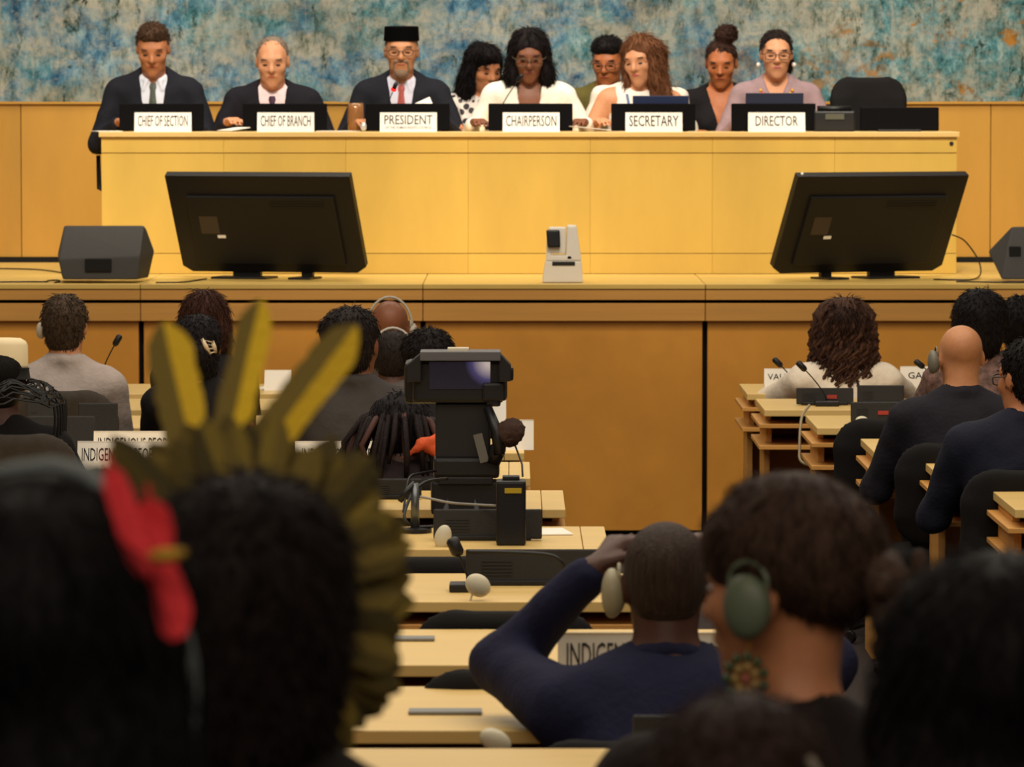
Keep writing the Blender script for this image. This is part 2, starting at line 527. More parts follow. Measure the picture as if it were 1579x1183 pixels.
# back wall: painted relief above, veneered wainscot below
def mural_material():
    m = bpy.data.materials.new('painted_relief_plaster'); m.use_nodes = True
    nt = m.node_tree; N = nt.nodes; L = nt.links; b = N['Principled BSDF']
    b.inputs['Roughness'].default_value = 0.9
    b.inputs['Specular IOR Level'].default_value = 0.1
    geo = N.new('ShaderNodeNewGeometry')
    def noise(sc, scale, det=4, rough=0.6, loc=(0, 0, 0), dist=0.0):
        mp = N.new('ShaderNodeMapping'); mp.inputs['Scale'].default_value = sc; mp.inputs['Location'].default_value = loc
        L.new(geo.outputs['Position'], mp.inputs['Vector'])
        n = N.new('ShaderNodeTexNoise'); n.inputs['Scale'].default_value = scale
        n.inputs['Detail'].default_value = det; n.inputs['Roughness'].default_value = rough
        n.inputs['Distortion'].default_value = dist
        L.new(mp.outputs[0], n.inputs['Vector'])
        return n.outputs['Fac']
    def ramp(fac, stops):
        r = N.new('ShaderNodeValToRGB'); e = r.color_ramp.elements
        while len(e) < len(stops): e.new(0.5)
        for i, (p, c) in enumerate(stops):
            e[i].position = p; e[i].color = lin(*c)
        L.new(fac, r.inputs['Fac']); return r.outputs['Color']
    def mix(fac, a, c, mode='MIX'):
        x = N.new('ShaderNodeMix'); x.data_type = 'RGBA'; x.blend_type = mode
        if isinstance(fac, float): x.inputs[0].default_value = fac
        else: L.new(fac, x.inputs[0])
        L.new(a, x.inputs[6]); L.new(c, x.inputs[7])
        return x.outputs[2]
    def band(fac, p0, p1):
        r = N.new('ShaderNodeMapRange'); r.inputs[1].default_value = p0; r.inputs[2].default_value = p1
        L.new(fac, r.inputs[0]); return r.outputs[0]
    fine = noise((1, 1, .7), 15, 5, .75, (0, 0, 0), .15)
    teal = ramp(fine, [(0.34, (24, 62, 62)), (0.46, (74, 124, 130)), (0.54, (108, 154, 160)), (0.66, (176, 190, 184))])
    blue = ramp(noise((1, 1, .6), 13, 5, .72, (2, 0, 5), .15), [(0.36, (40, 76, 104)), (0.5, (86, 130, 156)), (0.64, (152, 178, 184))])
    pale = ramp(noise((1, 1, .5), 15, 5, .75, (3, 0, 1), .15), [(0.34, (70, 84, 66)), (0.45, (150, 150, 134)), (0.56, (186, 180, 164)), (0.7, (158, 164, 150))])
    base0 = mix(band(noise((.7, 1, 1.0), 1.7, 3, .6, (1.3, 0, 8.2)), .44, .56), teal, blue)
    base = mix(band(noise((0.9, 1, 1.4), 3.2, 8, .80, (7.3, 0, 2.2), 0.25), 0.42, 0.58), base0, pale)
    dark = ramp(noise((1, 1, 0.7), 12, 4), [(0.3, (24, 46, 36)), (0.7, (62, 84, 74))])
    c1 = mix(band(noise((1, 1, 0.55), 7.0, 6, .75, (1, 0, 9), .4), 0.57, 0.65), base, dark)
    sep = N.new('ShaderNodeSeparateXYZ'); L.new(geo.outputs['Position'], sep.inputs[0])
    right = band(sep.outputs['X'], 0.6, 2.4)
    och = band(noise((0.8, 1, 1.1), 4.6, 5, .65, (5, 0, 4), .8), .55, .62)
    mul = N.new('ShaderNodeMath'); mul.operation = 'MULTIPLY'; L.new(right, mul.inputs[0]); L.new(och, mul.inputs[1])
    ochc = ramp(noise((1, 1, 1), 14, 3), [(0.35, (112, 84, 40)), (0.65, (190, 132, 58))])
    c2 = mix(mul.outputs[0], c1, ochc)
    runs = band(noise((5.0, 1, 0.5), 3.0, 5, .65, (2, 0, 0), 0.9), .58, .70)
    palec = ramp(fine, [(0.3, (150, 150, 134)), (0.7, (196, 190, 172))])
    mul2 = N.new('ShaderNodeMath'); mul2.operation = 'MULTIPLY'; mul2.inputs[1].default_value = 0.8; L.new(runs, mul2.inputs[0])
    c3 = mix(mul2.outputs[0], c2, palec)
    dk = N.new('ShaderNodeRGB'); dk.outputs[0].default_value = (.70, .73, .74, 1)
    L.new(mix(1.0, c3, dk.outputs[0], 'MULTIPLY'), b.inputs['Base Color'])
    return m

from mathutils import noise as mnoise
def mural():
    nx, nz = 420, 70
    x0, x1, z0, z1 = -9.0, 9.0, 2.074, 4.8
    vs = []; fs = []
    for j in range(nz + 1):
        for i in range(nx + 1):
            x = x0 + (x1 - x0) * i / nx; z = z0 + (z1 - z0) * j / nz
            d = 0.045 * mnoise.fractal(Vector((x * 3.0, 0.3, z * 2.0)), 1.0, 2.0, 4)
            edge = min(1.0, j / 3.0)
            vs.append((x, WALL_Y - 0.02 - max(-0.02, min(0.05, d)) * edge, z))
    for j in range(nz):
        for i in range(nx):
            a = j * (nx + 1) + i
            fs.append((a, a + 1, a + nx + 2, a + nx + 1))
    # closed back so that the relief has thickness
    n = len(vs)
    vs += [(x0, WALL_Y + 0.2, z0), (x1, WALL_Y + 0.2, z0), (x1, WALL_Y + 0.2, z1), (x0, WALL_Y + 0.2, z1)]
    fs.append((n, n + 3, n + 2, n + 1))
    m = bpy.data.meshes.new('wall_back'); m.from_pydata(vs, [], fs); m.update()
    return m
wall = link('wall_back', mural(), mural_material(), smooth=True)
tag(wall, kind='structure')
pw = (2.72 + 2.79) / 7
for k in range(-8, 15):
    xa = -2.79 + k * pw
    MB().bb(xa + 0.002, xa + pw - 0.002, WALL_Y, WALL_Y + 0.05, STAGE_Z + 0.03, 2.066).build('panel', m_wall_wood, wall, bevel=0.0015, seg=1)
MB().bb(-9.0, 9.0, WALL_Y - 0.02, WALL_Y + 0.1, 2.062, 2.076).build('cap_rail', m_wall_wood, wall)
MB().bb(-9.0, 9.0, WALL_Y + 0.02, WALL_Y + 0.12, STAGE_Z - 0.02, 2.06).build('backing', m_blackmatte, wall)
sk = MB().bb(-9.0, 9.0, WALL_Y - 0.012, WALL_Y + 0.05, STAGE_Z, STAGE_Z + 0.028).build('baseboard_back', m_blackmatte); tag(sk, kind='structure')

# stage: deck, two-step fascia with a black shadow gap, recessed front panels
stage = MB().bb(-9.0, 9.0, STAGE_Y + 0.12, WALL_Y, -0.11, STAGE_Z - 0.03).build('floor_stage', m_blackmatte); tag(stage, kind='structure')
SP = 1.42
seams = [-0.448 + SP * k for k in range(-6, 8)]
for k in range(len(seams) - 1):
    xa, xb = seams[k], seams[k + 1]
    g = 0.0018
    MB().bb(xa + g, xb - g, STAGE_Y - 0.004, STAGE_Y + 0.2, STAGE_Z - 0.024, STAGE_Z).build('nosing', m_deck, stage, bevel=0.003)
    MB().bb(xa + g, xb - g, STAGE_Y + 0.004, STAGE_Y + 0.14, STAGE_Z - 0.080, STAGE_Z - 0.025).build('fascia', m_ledge, stage, bevel=0.002, seg=1)
    MB().bb(xa + g, xb - g, STAGE_Y + 0.008, STAGE_Y + 0.14, STAGE_Z - 0.186, STAGE_Z - 0.096).build('fascia', m_ledge, stage, bevel=0.002, seg=1)
    MB().bb(xa + 0.013, xb - 0.013, STAGE_Y + 0.05, STAGE_Y + 0.14, -0.085, STAGE_Z - 0.188).build('front_panel', m_stage_wood, stage, bevel=0.002, seg=1)
    ys = [STAGE_Y + 0.203, STAGE_Y + 0.97, STAGE_Y + 1.74, STAGE_Y + 2.5, WALL_Y - 0.013]
    for a, b_ in zip(ys[:-1], ys[1:]):
        MB().bb(xa + g, xb - g, a + g, b_ - g, STAGE_Z - 0.029, STAGE_Z).build('floor_board', m_deck, stage, bevel=0.0015, seg=1)

# the long podium desk
pod = thing('podium_desk', 'long pale wooden podium desk with panelled front on the stage', 'desk', (0, POD_Y, STAGE_Z))
PX0, PX1 = -2.18, 2.362
MB().bb(PX0 - 0.012, PX1 + 0.012, -0.02, 0.56, POD_Z - STAGE_Z - 0.028, POD_Z - STAGE_Z).build('worktop', m_desk, pod, bevel=0.004)
ppw = (PX1 - PX0) / 7
h_band0, h_band1 = 1.806 - STAGE_Z, POD_Z - STAGE_Z - 0.029
for k in range(7):
    xa = PX0 + k * ppw
    MB().bb(xa + 0.0003, xa + ppw - 0.0003, 0.0, 0.03, h_band0, h_band1).build('upper_panel', m_podium, pod, bevel=0.0012, seg=1)
    MB().bb(xa + 0.0003, xa + ppw - 0.0003, 0.006, 0.03, 1.272 - STAGE_Z, h_band0 - 0.003).build('front_panel', m_podium, pod, bevel=0.0012, seg=1)
    MB().bb(xa + 0.0003, xa + ppw - 0.0003, 0.001, 0.03, 0.002, 1.269 - STAGE_Z).build('plinth', m_podium, pod, bevel=0.0012, seg=1)
MB().bb(PX0 + 0.002, PX1 - 0.002, 0.031, 0.05, 0.002, h_band1).build('backing', m_desk_shaded, pod)
MB().bb(PX0, PX0 + 0.03, 0.052, 0.52, 0.002, h_band1).build('side_panel', m_podium, pod)
MB().bb(PX1 - 0.03, PX1, 0.052, 0.52, 0.002, h_band1).build('side_panel', m_podium, pod)
MB().lathe([(0.011, 0), (0.011, 0.006)], 12, (PX1 - 0.03, 0.0, 1.855 - STAGE_Z), Matrix.Rotation(math.pi / 2, 3, 'X')).build('bolt', m_black, pod)

# ---------------------------------------------------------------- conference desks in the hall
def row_y(py):
    return FPX * (CAM_Z - DESK_Z) / (py - HORIZON)
ROWS = [592, 615, 641, 677, 713, 757, 813, 886, 973, 1062, 1159]
RY = [row_y(p) for p in ROWS]
RY[10] = 9.20                     # last row stands on the first low step
DEPTH = 0.74
ORD = ['front row nearest the stage', 'second row from the stage', 'third row from the stage', 'fourth row from the stage',
       'fifth row from the stage', 'sixth row from the stage', 'seventh row from the stage', 'eighth row from the stage',
       'ninth row from the stage', 'tenth row from the stage', 'last row, cut by the lower edge']

def hall_desk(i, xl, xr, side):
    y1 = RY[i]; y0 = y1 - DEPTH
    d = thing('conference_desk', 'long beech conference desk in the %s hall block, %s' % (side, ORD[i]), 'desk', (0, y1, 0.046 if i == 10 else 0), group='%s block conference desks' % side)
    w = xr - xl; cap_w = 0.075
    xs = []
    if side == 'left':
        xs.append((xr - cap_w, xr)); x = xr - cap_w
        while x > xl + 0.05:
            xs.append((max(xl, x - 1.25), x)); x -= 1.25
    else:
        x = xl
        while x < xr - 0.05:
            xs.append((x, min(xr, x + 0.62))); x += 0.62
    for a, b_ in xs:
        MB().bb(a + 0.001, b_ - 0.001, -DEPTH, 0, DESK_Z - 0.028, DESK_Z).build('desktop', m_desk, d, bevel=0.003)
    e = 0.02 if side == 'right' else 0.0
    MB().bb(xl - e, xr, -DEPTH + 0.005, -0.05, 0.722, 0.740).build('shelf', m_desk_shaded, d, bevel=0.002, seg=1)
    MB().bb(xl - e, xr, -DEPTH + 0.01, -0.05, 0.632, 0.650).build('shelf', m_desk_shaded, d, bevel=0.002, seg=1)
    MB().bb(xl + 0.02, xr - 0.02, -0.048, -0.02, 0.05, 0.772).build('modesty_panel', m_desk_shaded, d)
    n = max(2, int(w / 1.25) + 1)
    for k in range(n):
        x = (xl + 0.03) + (w - 0.06) * k / (n - 1)
        m_ = MB()
        m_.bb(x - 0.012, x + 0.012, -0.40, -0.05, 0.002, 0.631)
        m_.bb(x - 0.012, x + 0.012, -0.55, -0.05, 0.651, 0.721)
        m_.bb(x - 0.012, x + 0.012, -0.50, -0.05, 0.741, 0.771)
        m_.build('support', m_desk_shaded, d)
    return d

LX = [-0.20, -0.12, -0.05, 0.046, 0.064, 0.170, 0.281, 0.40, 0.50, 0.62, 0.95]
for i in range(11):
    xl = -RY[i] * 789.5 / FPX - 0.45
    hall_desk(i, xl, LX[i], 'left')
RX = [1.031, 1.05, 1.20, 1.328, 1.47, 1.588]
for i in range(6):
    hall_desk(i, RX[i], RY[i] * 789.5 / FPX + 0.5, 'right')

# ================================================================== PEOPLE
def ik(S, T, L1, L2, pole):
    S = np.array(S, float); T = np.array(T, float); d = T - S; D = np.linalg.norm(d)
    if D > (L1 + L2) * 0.985:
        T = S + d / D * (L1 + L2) * 0.985; d = T - S; D = np.linalg.norm(d)
    u = d / D; a = (L1 * L1 - L2 * L2 + D * D) / (2 * D); hgt = math.sqrt(max(L1 * L1 - a * a, 1e-6))
    pole = np.array(pole, float); pole = pole - u * (pole @ u); pole /= np.linalg.norm(pole) + 1e-9
    return S + u * a + pole * hgt, T

def hand_prims(Wp, fdir, ndir, side, s=1.0, curl=0.35):
    """palm and five fingers; fdir: pointing direction, ndir: back-of-hand normal"""
    f = np.array(fdir, float); f /= np.linalg.norm(f)
    nn = np.array(ndir, float); nn -= f * (nn @ f); nn /= np.linalg.norm(nn)
    t = np.cross(f, nn)
    t *= side                                  # towards the thumb
    Wp = np.array(Wp, float)
    P = []
    for q in (-0.028, -0.01, 0.01, 0.026):
        P.append(cap(Wp + f * 0.012 * s, Wp + (f * 0.085 + t * q) * s, 0.016 * s, 0.0135 * s, k=0.012))
    lens = (0.060, 0.075, 0.080, 0.070)
    for q, L in zip((-0.030, -0.010, 0.011, 0.031), lens):
        a = Wp + (f * 0.085 + t * q) * s
        m = a + (f * math.cos(curl) - nn * math.sin(curl)) * L * 0.5 * s + t * q * 0.12 * s
        e = m + (f * math.cos(curl * 2.3) - nn * math.sin(curl * 2.3)) * L * 0.5 * s
        P += [cap(a, m, 0.0098 * s, 0.009 * s, k=0.006), cap(m, e, 0.009 * s, 0.0075 * s, k=0.004)]
    a = Wp + (f * 0.022 + t * 0.022) * s
    m = a + (f * 0.032 + t * 0.026 - nn * 0.008) * s
    e = m + (f * 0.034 + t * 0.006 - nn * 0.008) * s
    P += [cap(a, m, 0.0135 * s, 0.0115 * s, k=0.01), cap(m, e, 0.011 * s, 0.009 * s, k=0.004)]
    return P

SKINS = {
    'fair': (204, 144, 106), 'tan': (178, 116, 78), 'olive': (186, 128, 88), 'brown': (122, 74, 50),
    'deep': (76, 46, 34), 'dark': (54, 34, 27), 'amber': (176, 104, 62),
}
def skin(k): return mat('skin_' + k, SKINS[k], 0.5, var=0.06, vscale=60, spec=0.35)

class Person:
    pass

def head_prims(F, hs=1.0, female=False):
    s = hs
    def E(c, r, op='u', k=0.02, R=None): return ell([x * s for x in c], [x * s for x in r], F, op, k * s, R)
    def C(a, b, ra, rb=None, op='u', k=0.02):
        return cap([x * s for x in a], [x * s for x in b], ra * s, (rb or ra) * s, F, op, k * s)
    jw = 0.043 if female else 0.050
    P = [E((0, -.015, .035), (.075, .097, .082)), E((0, .018, -.02), (.064, .076, .095), k=.03),
         E((0, .035, -.078), (jw, .05, .040), k=.03), E((0, .070, -.106), (.020, .017, .015), k=.025),
         E((-.040, .058, -.022), (.024, .024, .020), k=.025), E((.040, .058, -.022), (.024, .024, .020), k=.025),
         C((-.036, .077, .026), (.036, .077, .026), .012, k=.02),
         E((-.031, .097, .004), (.018, .014, .011), 's', .01), E((.031, .097, .004), (.018, .014, .011), 's', .01),
         C((0, .086, .016), (0, .108, -.026), .0085, .0125, k=.012),
         E((-.012, .096, -.030), (.009, .010, .008), k=.008), E((.012, .096, -.030), (.009, .010, .008), k=.008),
         C((-.018, .086, -.058), (.018, .086, -.058), .009, k=.012),
         E((-.077, -.010, -.004), (.009, .020, .031), k=.008), E((.077, -.010, -.004), (.009, .020, .031), k=.008)]
    return P

def person(label, px, py, Yh, floor_z, rz, skin_k='fair', sc=1.0, hs=1.0, lean=0.12, side_lean=0.0, pitch=0.0, yaw=0.0, roll=0.0,
           wrists=None, poles=None, hands=True, fingers=(None, None), vox=0.010, female=False, top='suit', shirt=(220, 216, 214), jacket=(28, 30, 40), tie=None,
           trousers=(24, 24, 28), legs=True, bulk=1.0, vee_z=0.12, vee_w=0.075, brow=(50, 36, 28), lips=None, neck_len=0.0, jmat=None,
           face=True, shoulder=1.0, group=None, name='person', bare_arms=False, torso_fix=None):
    """A seated figure whose head centre is seen at (px, py) at distance Yh."""
    p = Person()
    dirn = -1.0 if abs(rz) > 1.5 else 1.0           # facing the hall (-Y) or the stage (+Y)
    hip_z = 0.56
    # torso stretch so that the head sits at the right height above the floor
    target = W(px, py, Yh)
    nz0 = 0.145 + neck_len                          # head centre above the neck base
    Rl = rotx(-lean) @ roty(side_lean)
    base = np.array([0, 0, 0.53])
    loc_head0 = Rl @ base
    need = (target.z - floor_z) / sc - hip_z - nz0
    ts = need / loc_head0[2]
    p.ts = ts
    T = Frame(Rl @ np.diag([1, 1, 1]), (0, 0, hip_z))
    z = lambda v: v * ts
    neck = T.p((0, 0.0, z(0.53)))
    Rh = rotz(yaw) @ rotx(-pitch) @ roty(roll)
    hc = neck + np.array([0, 0.02 + 0.05 * math.sin(max(0, pitch)) + 0.03 * lean, nz0])
    H = Frame(Rh, hc)
    p.T, p.H, p.hs, p.z = T, H, hs, z
    # root so that the head centre falls on the target
    c_, s_ = math.cos(rz), math.sin(rz)
    hw = hc * sc
    root = thing(name, label, 'person', (target.x - (c_ * hw[0] - s_ * hw[1]), target.y - (s_ * hw[0] + c_ * hw[1]), floor_z), rz, group)
    root.scale = (sc, sc, sc)
    p.root = root
    b = bulk; sw = shoulder
    torso = [ell((0, 0, z(0.0)), (.17 * b, .125 * b, .13), T, k=.05), ell((0, .005, z(.15)), (.148 * b, .112 * b, .17), T, k=.06),
             ell((0, .0, z(.32)), (.165 * sw * b ** .5, .112 * b ** .5, .19), T, k=.06),
             cap((-.150 * sw, -.012, z(.445)), (.150 * sw, -.012, z(.445)), .058, None, T, k=.05),
             cap((-.115 * sw, -.015, z(.465)), (-.035, -.02, z(.53)), .042, .042, T, k=.04),
             cap((.115 * sw, -.015, z(.465)), (.035, -.02, z(.53)), .042, .042, T, k=.04)]
    if female:
        torso += [ell((-.075, .085, z(.30)), (.058, .050, .060), T, k=.05), ell((.075, .085, z(.30)), (.058, .050, .060), T, k=.05)]
    hp = head_prims(H, hs, female)
    neck_r = .049 if female else .057
    nk = [cap(tuple(T.p((0, -.012, z(.47)))), tuple(H.p((0, -.022, -.045))), neck_r * 1.12, neck_r, k=.03)]
    arms_u, arms_l, hand = [], [], []
    if wrists is None:
        wrists = ((.17, .40, .80), (-.17, .40, .80))
    if poles is None:
        poles = ((.45, -.25, -.9), (-.45, -.25, -.9))
    p.arms = []
    for i, sgn in enumerate((1, -1)):
        S = T.p((sgn * .185 * sw, -.008, z(.435)))
        E, Wr = ik(S, wrists[i], .295, .262, poles[i])
        fw = (Wr - E) / np.linalg.norm(Wr - E)
        arms_u.append(cap(tuple(S), tuple(E), .053 * b ** .5, .041, k=.04))
        arms_l.append(cap(tuple(E), tuple(Wr), .041, .027, k=.03))
        fd = fingers[i][0] if fingers[i] else fw * 0.6 + np.array([-.25 * sgn, .4, -.15])
        nd = fingers[i][1] if fingers[i] else (0, 0, 1)
        cu = fingers[i][2] if fingers[i] and len(fingers[i]) > 2 else 0.35
        if hands: hand += hand_prims(Wr, fd, nd, -sgn if nd[2] > -.5 else sgn, 1.0, cu)
        p.arms.append((S, E, Wr))
    p.torso, p.arms_u, p.arms_l = torso, arms_u, arms_l
    body = torso + nk + hp + arms_u + arms_l + hand
    p.body = sdf_obj('body', body, vox, skin(skin_k), root)
    p.nk = nk
    mj = jmat or mat('cloth_%d_%d_%d' % tuple(jacket), jacket, 0.85, bump=0.25, bscale=70, var=0.08, vscale=25, spec=0.2)
    p.mj = mj
    neckcut = [ell(tuple(T.p((0, .012, z(.575)))), (.066, .07, .066), Frame(), 's', .01)]
    wristcut = []
    gv = max(vox, 0.0105)
    sl = []
    for (S, E, Wr) in p.arms:
        sl += [cap(tuple(S), tuple(E), .064 * b ** .5, .055, k=.04), cap(tuple(E), tuple(E + (Wr - E) * .93), .055, .041, k=.03)]
    if top == 'suit' or top == 'blazer':
        jk = inflate(torso, .016) + sl
        # collar roll around the neck
        ring = []
        cz = z(.53)
        pts = [(math.sin(t) * .072, math.cos(t) * -.066 - .008, cz + .022 * math.cos(t) - .004) for t in np.linspace(-2.2, 2.2, 9)]
        ring = chain(pts, [.013] * 9, T, k=.02)
        jk = jk + neckcut + ring + [vee(z(vee_z), z(.52), vee_w, 0.02, T)]
        p.jacket = sdf_obj('jacket', jk, gv, mj, root, noise=(0.0035, 27))
        if top == 'suit':
            ms = mat('shirt_%d_%d_%d' % tuple(shirt), shirt, 0.8, spec=0.2)
            sp = inflate(torso[1:3] + torso[4:6], .007) + [ell(tuple(T.p((0, .02, z(.60)))), (.052, .055, .07), Frame(), 's', .006)]
            cp = [(math.sin(t) * .060, -math.cos(t) * .056 - .004 + .01, z(.535) + .030 * math.cos(t)) for t in np.linspace(-2.6, 2.6, 11)]
            sp = sp + chain(cp, [.012] * 11, T, k=.012)
            # collar points
            for sg in (-1, 1):
                sp.append(cap((sg * .036, .058, z(.520)), (sg * .052, .085, z(.470)), .011, .008, T, k=.012))
            p.shirt = sdf_obj('shirt', sp, max(vox * .9, .009), ms, root)
            if tie:
                mt = mat('tie_%d_%d_%d' % tuple(tie), tie, 0.6, var=0.25, vscale=120)
                tie_ribbon(p, sp, mt)
    elif top in ('shirt', 'tee', 'sleeveless'):
        jk = inflate(torso, .010)
        if top == 'shirt': jk = jk + sl
        elif top == 'tee':
            for (S, E, Wr) in p.arms: jk.append(cap(tuple(S), tuple(S + (E - S) * .55), .064, .060, k=.04))
        else:
            jk = inflate(torso[:3] + torso[4:6] + torso[6:], .010)
        jk = jk + neckcut
        if vee_w > 0: jk = jk + [vee(z(vee_z), z(.52), vee_w, 0.02, T)]
        p.jacket = sdf_obj('shirt', jk, gv, mj, root, noise=(0.0035, 27))
    if legs:
        mtz = mat('trousers_%d_%d_%d' % tuple(trousers), trousers, 0.9)
        lg = [ell((0, 0, hip_z - .02), (.185, .145, .12), k=.05)]
        for sg in (-1, 1):
            lg += [cap((sg * .09, .02, hip_z - .03), (sg * .12, .42, .50), .085, .062, k=.04),
                   cap((sg * .12, .42, .50), (sg * .13, .40, .10), .060, .044, k=.03)]
        sdf_obj('trousers', lg, 0.022, mtz, root)
        ms_ = mat('shoe_leather', (14, 12, 12), 0.4)
        for sg in (-1, 1):
            sdf_obj('shoe', [cap((sg * .13, .38, .043), (sg * .14, .55, .033), .042, .032, k=.02), rbx((sg * .135, .46, .010), (.042, .125, .0095), .004, k=.01)], .018, ms_, root)
    if face:
        mb = mat('brow_%d_%d_%d' % tuple(brow), brow, 0.8)
        me_ = mat('eye_dark', (26, 18, 15), 0.25)
        mw = mat('eye_white', (96, 74, 62), 0.4)
        lc = lips or tuple(int(v * k) for v, k in zip(SKINS[skin_k], (.86, .64, .62)))
        ml = mat('lips_%d_%d_%d' % tuple(lc), lc, 0.45)
        RH = H.M()
        down = abs(rz) > 1.5
        for sg in (-1, 1):
            if down:      # lowered lids: only the lash line shows
                blob('eye', root, H.V((sg * .031 * hs, .0820 * hs, -.001 * hs)), (.0135 * hs, .0105 * hs, .0042 * hs), me_, RH)
            else:
                blob('eye', root, H.V((sg * .031 * hs, .0815 * hs, .003 * hs)), (.0135 * hs, .0105 * hs, .0062 * hs), mw, RH)
                blob('iris', root, H.V((sg * .031 * hs, .0895 * hs, .003 * hs)), (.006 * hs, .0045 * hs, .006 * hs), me_, RH)
            blob('eyebrow', root, H.V((sg * .033 * hs, .0865 * hs, .027 * hs)), (.021 * hs, .008 * hs, .0045 * hs), mb, RH @ Matrix.Rotation(sg * -.12, 3, 'Y'))
        blob('mouth', root, H.V((0, .0905 * hs, -.058 * hs)), (.023 * hs, .008 * hs, .008 * hs), ml, RH)
    return p

def surf_y(prims, F, x, z, y_hi=0.30, y_lo=-0.05):
    ys = np.linspace(y_hi, y_lo, 90)
    P = np.array([F.p((x, y, z)) for y in ys], np.float32)
    d = sdf_points(prims, P)
    i = np.argmax(d < 0)
    return float(ys[i])

def ribbon(name, pts, widths, wdir, ndir, th, material, parent):
    """flat closed strip; pts centre line, wdir width axis, ndir face axis"""
    wd = Vector(wdir).normalized(); nd = Vector(ndir).normalized()
    vs = []; fs = []
    for p_, w_ in zip(pts, widths):
        p_ = Vector(p_)
        vs += [p_ - wd * w_ / 2, p_ + nd * th, p_ + wd * w_ / 2, p_ - nd * th * .3]
    n = len(pts)
    for i in range(n - 1):
        for k in range(4):
            a = i * 4 + k; b_ = i * 4 + (k + 1) % 4
            fs.append([a, b_, b_ + 4, a + 4])
    fs.append([3, 2, 1, 0]); fs.append([(n - 1) * 4 + k for k in range(4)])
    mb = MB(); mb.add(vs, fs)
    return mb.build(name, material, parent)

def tie_ribbon(p, sp, mt):
    T, z = p.T, p.z
    zs = [.505, .485, .470, .455, .40, .30, .20, .10, .06]
    ws = [.030, .040, .030, .030, .042, .056, .066, .074, .01]
    pts = []
    for q in zs:
        y = surf_y(sp, T, 0, z(q))
        pts.append(T.V((0, y + .008, z(q))))
    ribbon('tie', pts, ws, T.V((1, 0, 0)) - T.V((0, 0, 0)), T.V((0, 1, 0)) - T.V((0, 0, 0)), .012, mt, p.root)

def hair_mat(rgb, sheen=0.4):
    return mat('hair_%d_%d_%d' % tuple(rgb), rgb, 0.62, bump=0.5, bscale=90, stretch=(3, 3, .5), var=0.35, vscale=40, spec=0.14)

def fuzz(p, o, n, L, lift=.3, w=.0022, seed=1, name='hair_strands'):
    """short strands growing out of a hair volume, combed away from the crown"""
    me = o.data; rg = np.random.default_rng(seed)
    nv = len(me.vertices); co = np.empty(nv * 3, np.float32); me.vertices.foreach_get('co', co); co = co.reshape(-1, 3)
    no = np.empty(nv * 3, np.float32); me.vertex_normals.foreach_get('vector', no); no = no.reshape(-1, 3)
    i = rg.integers(0, nv, n)
    P = co[i] + rg.normal(0, .004, (n, 3)).astype(np.float32); N = no[i]
    P = P - N * .004
    crown = p.H.p((0, -.03 * p.hs, .125 * p.hs))
    C = P - crown; C[:, 2] -= .03
    C = C - (C * N).sum(1, keepdims=True) * N
    C /= np.linalg.norm(C, axis=1, keepdims=True) + 1e-6
    D = C * (1 - lift) + N * lift + rg.normal(0, .16, (n, 3))
    D /= np.linalg.norm(D, axis=1, keepdims=True)
    S = np.cross(D, N); S /= np.linalg.norm(S, axis=1, keepdims=True) + 1e-6
    U = np.cross(S, D)
    Ls = (L * rg.uniform(.6, 1.25, n))[:, None]
    M = P + D * Ls * .55 + N * (L * .03)
    E = P + D * Ls - N * (L * .10)
    Q = (E - p.H.o) @ p.H.R / p.hs
    keep = ~((Q[:, 1] > .055) & (Q[:, 2] < .072) & (np.abs(Q[:, 0]) < .066))
    P, M, E, S, U = P[keep], M[keep], E[keep], S[keep], U[keep]; n = len(P)
    V = np.stack([P + S * w, P - S * w, P + U * w, M + S * w * .8, M - S * w * .8, M + U * w * .8, E], 1).reshape(-1, 3)
    q = (np.arange(n) * 7)[:, None]
    F4 = np.concatenate([q + np.array(x) for x in ([0, 1, 4, 3], [1, 2, 5, 4], [2, 0, 3, 5])]).tolist()
    F3 = np.concatenate([q + np.array(x) for x in ([3, 4, 6], [4, 5, 6], [5, 3, 6])]).tolist()
    m = bpy.data.meshes.new(name); m.from_pydata(V.tolist(), [], F4 + F3); m.update()
    s_ = link(name, m, me.materials[0], o, smooth=True)
    s_['kind'] = 'stuff'
    return s_

def locks(p, n, L, rgb, seed=1, r=.006, wave=.010, freq=60.0, spread=(.100, .118), arc=(-2.1, 2.1), name='locks', back=.012, top=.115, squeeze=.92):
    """long wavy locks falling from the crown over the back and sides of the head"""
    rr = random.Random(seed); F, s = p.H, p.hs; m = MB()
    for k in range(n):
        a = rr.uniform(*arc); ph = rr.uniform(0, 6.28); LL = L * rr.uniform(.75, 1.08); R0 = rr.uniform(.0, 1.0)
        pts = []; N = 13
        for i in range(N + 1):
            t = i / N
            if t < .3:
                u = t / .3; rad = spread[0] * math.sin(u * 1.45 + .12); zz = top * (math.cos(u * 1.35))
            else:
                u = (t - .3) / .7; rad = spread[0] + (spread[1] - spread[0]) * min(1, u * 1.6) - .02 * max(0, u - .7); zz = top * math.cos(1.35) - u * LL
            rad = rad * (.86 + .16 * R0)
            wv = wave * min(1, t * 2.5)
            aa = a + wv / .1 * math.sin(zz * freq + ph)
            rad += wv * .8 * math.cos(zz * freq + ph)
            pts.append(F.V((math.sin(aa) * rad * s, (-math.cos(aa) * rad * squeeze - back) * s, zz * s)))
        m.tube(pts, [r * s * (.55 + .6 * math.sin(math.pi * min(.9, .15 + i / N))) for i in range(N + 1)], 5)
    o = m.build(name, hair_mat(rgb), p.root, smooth=True)
    o['kind'] = 'stuff'
    return o

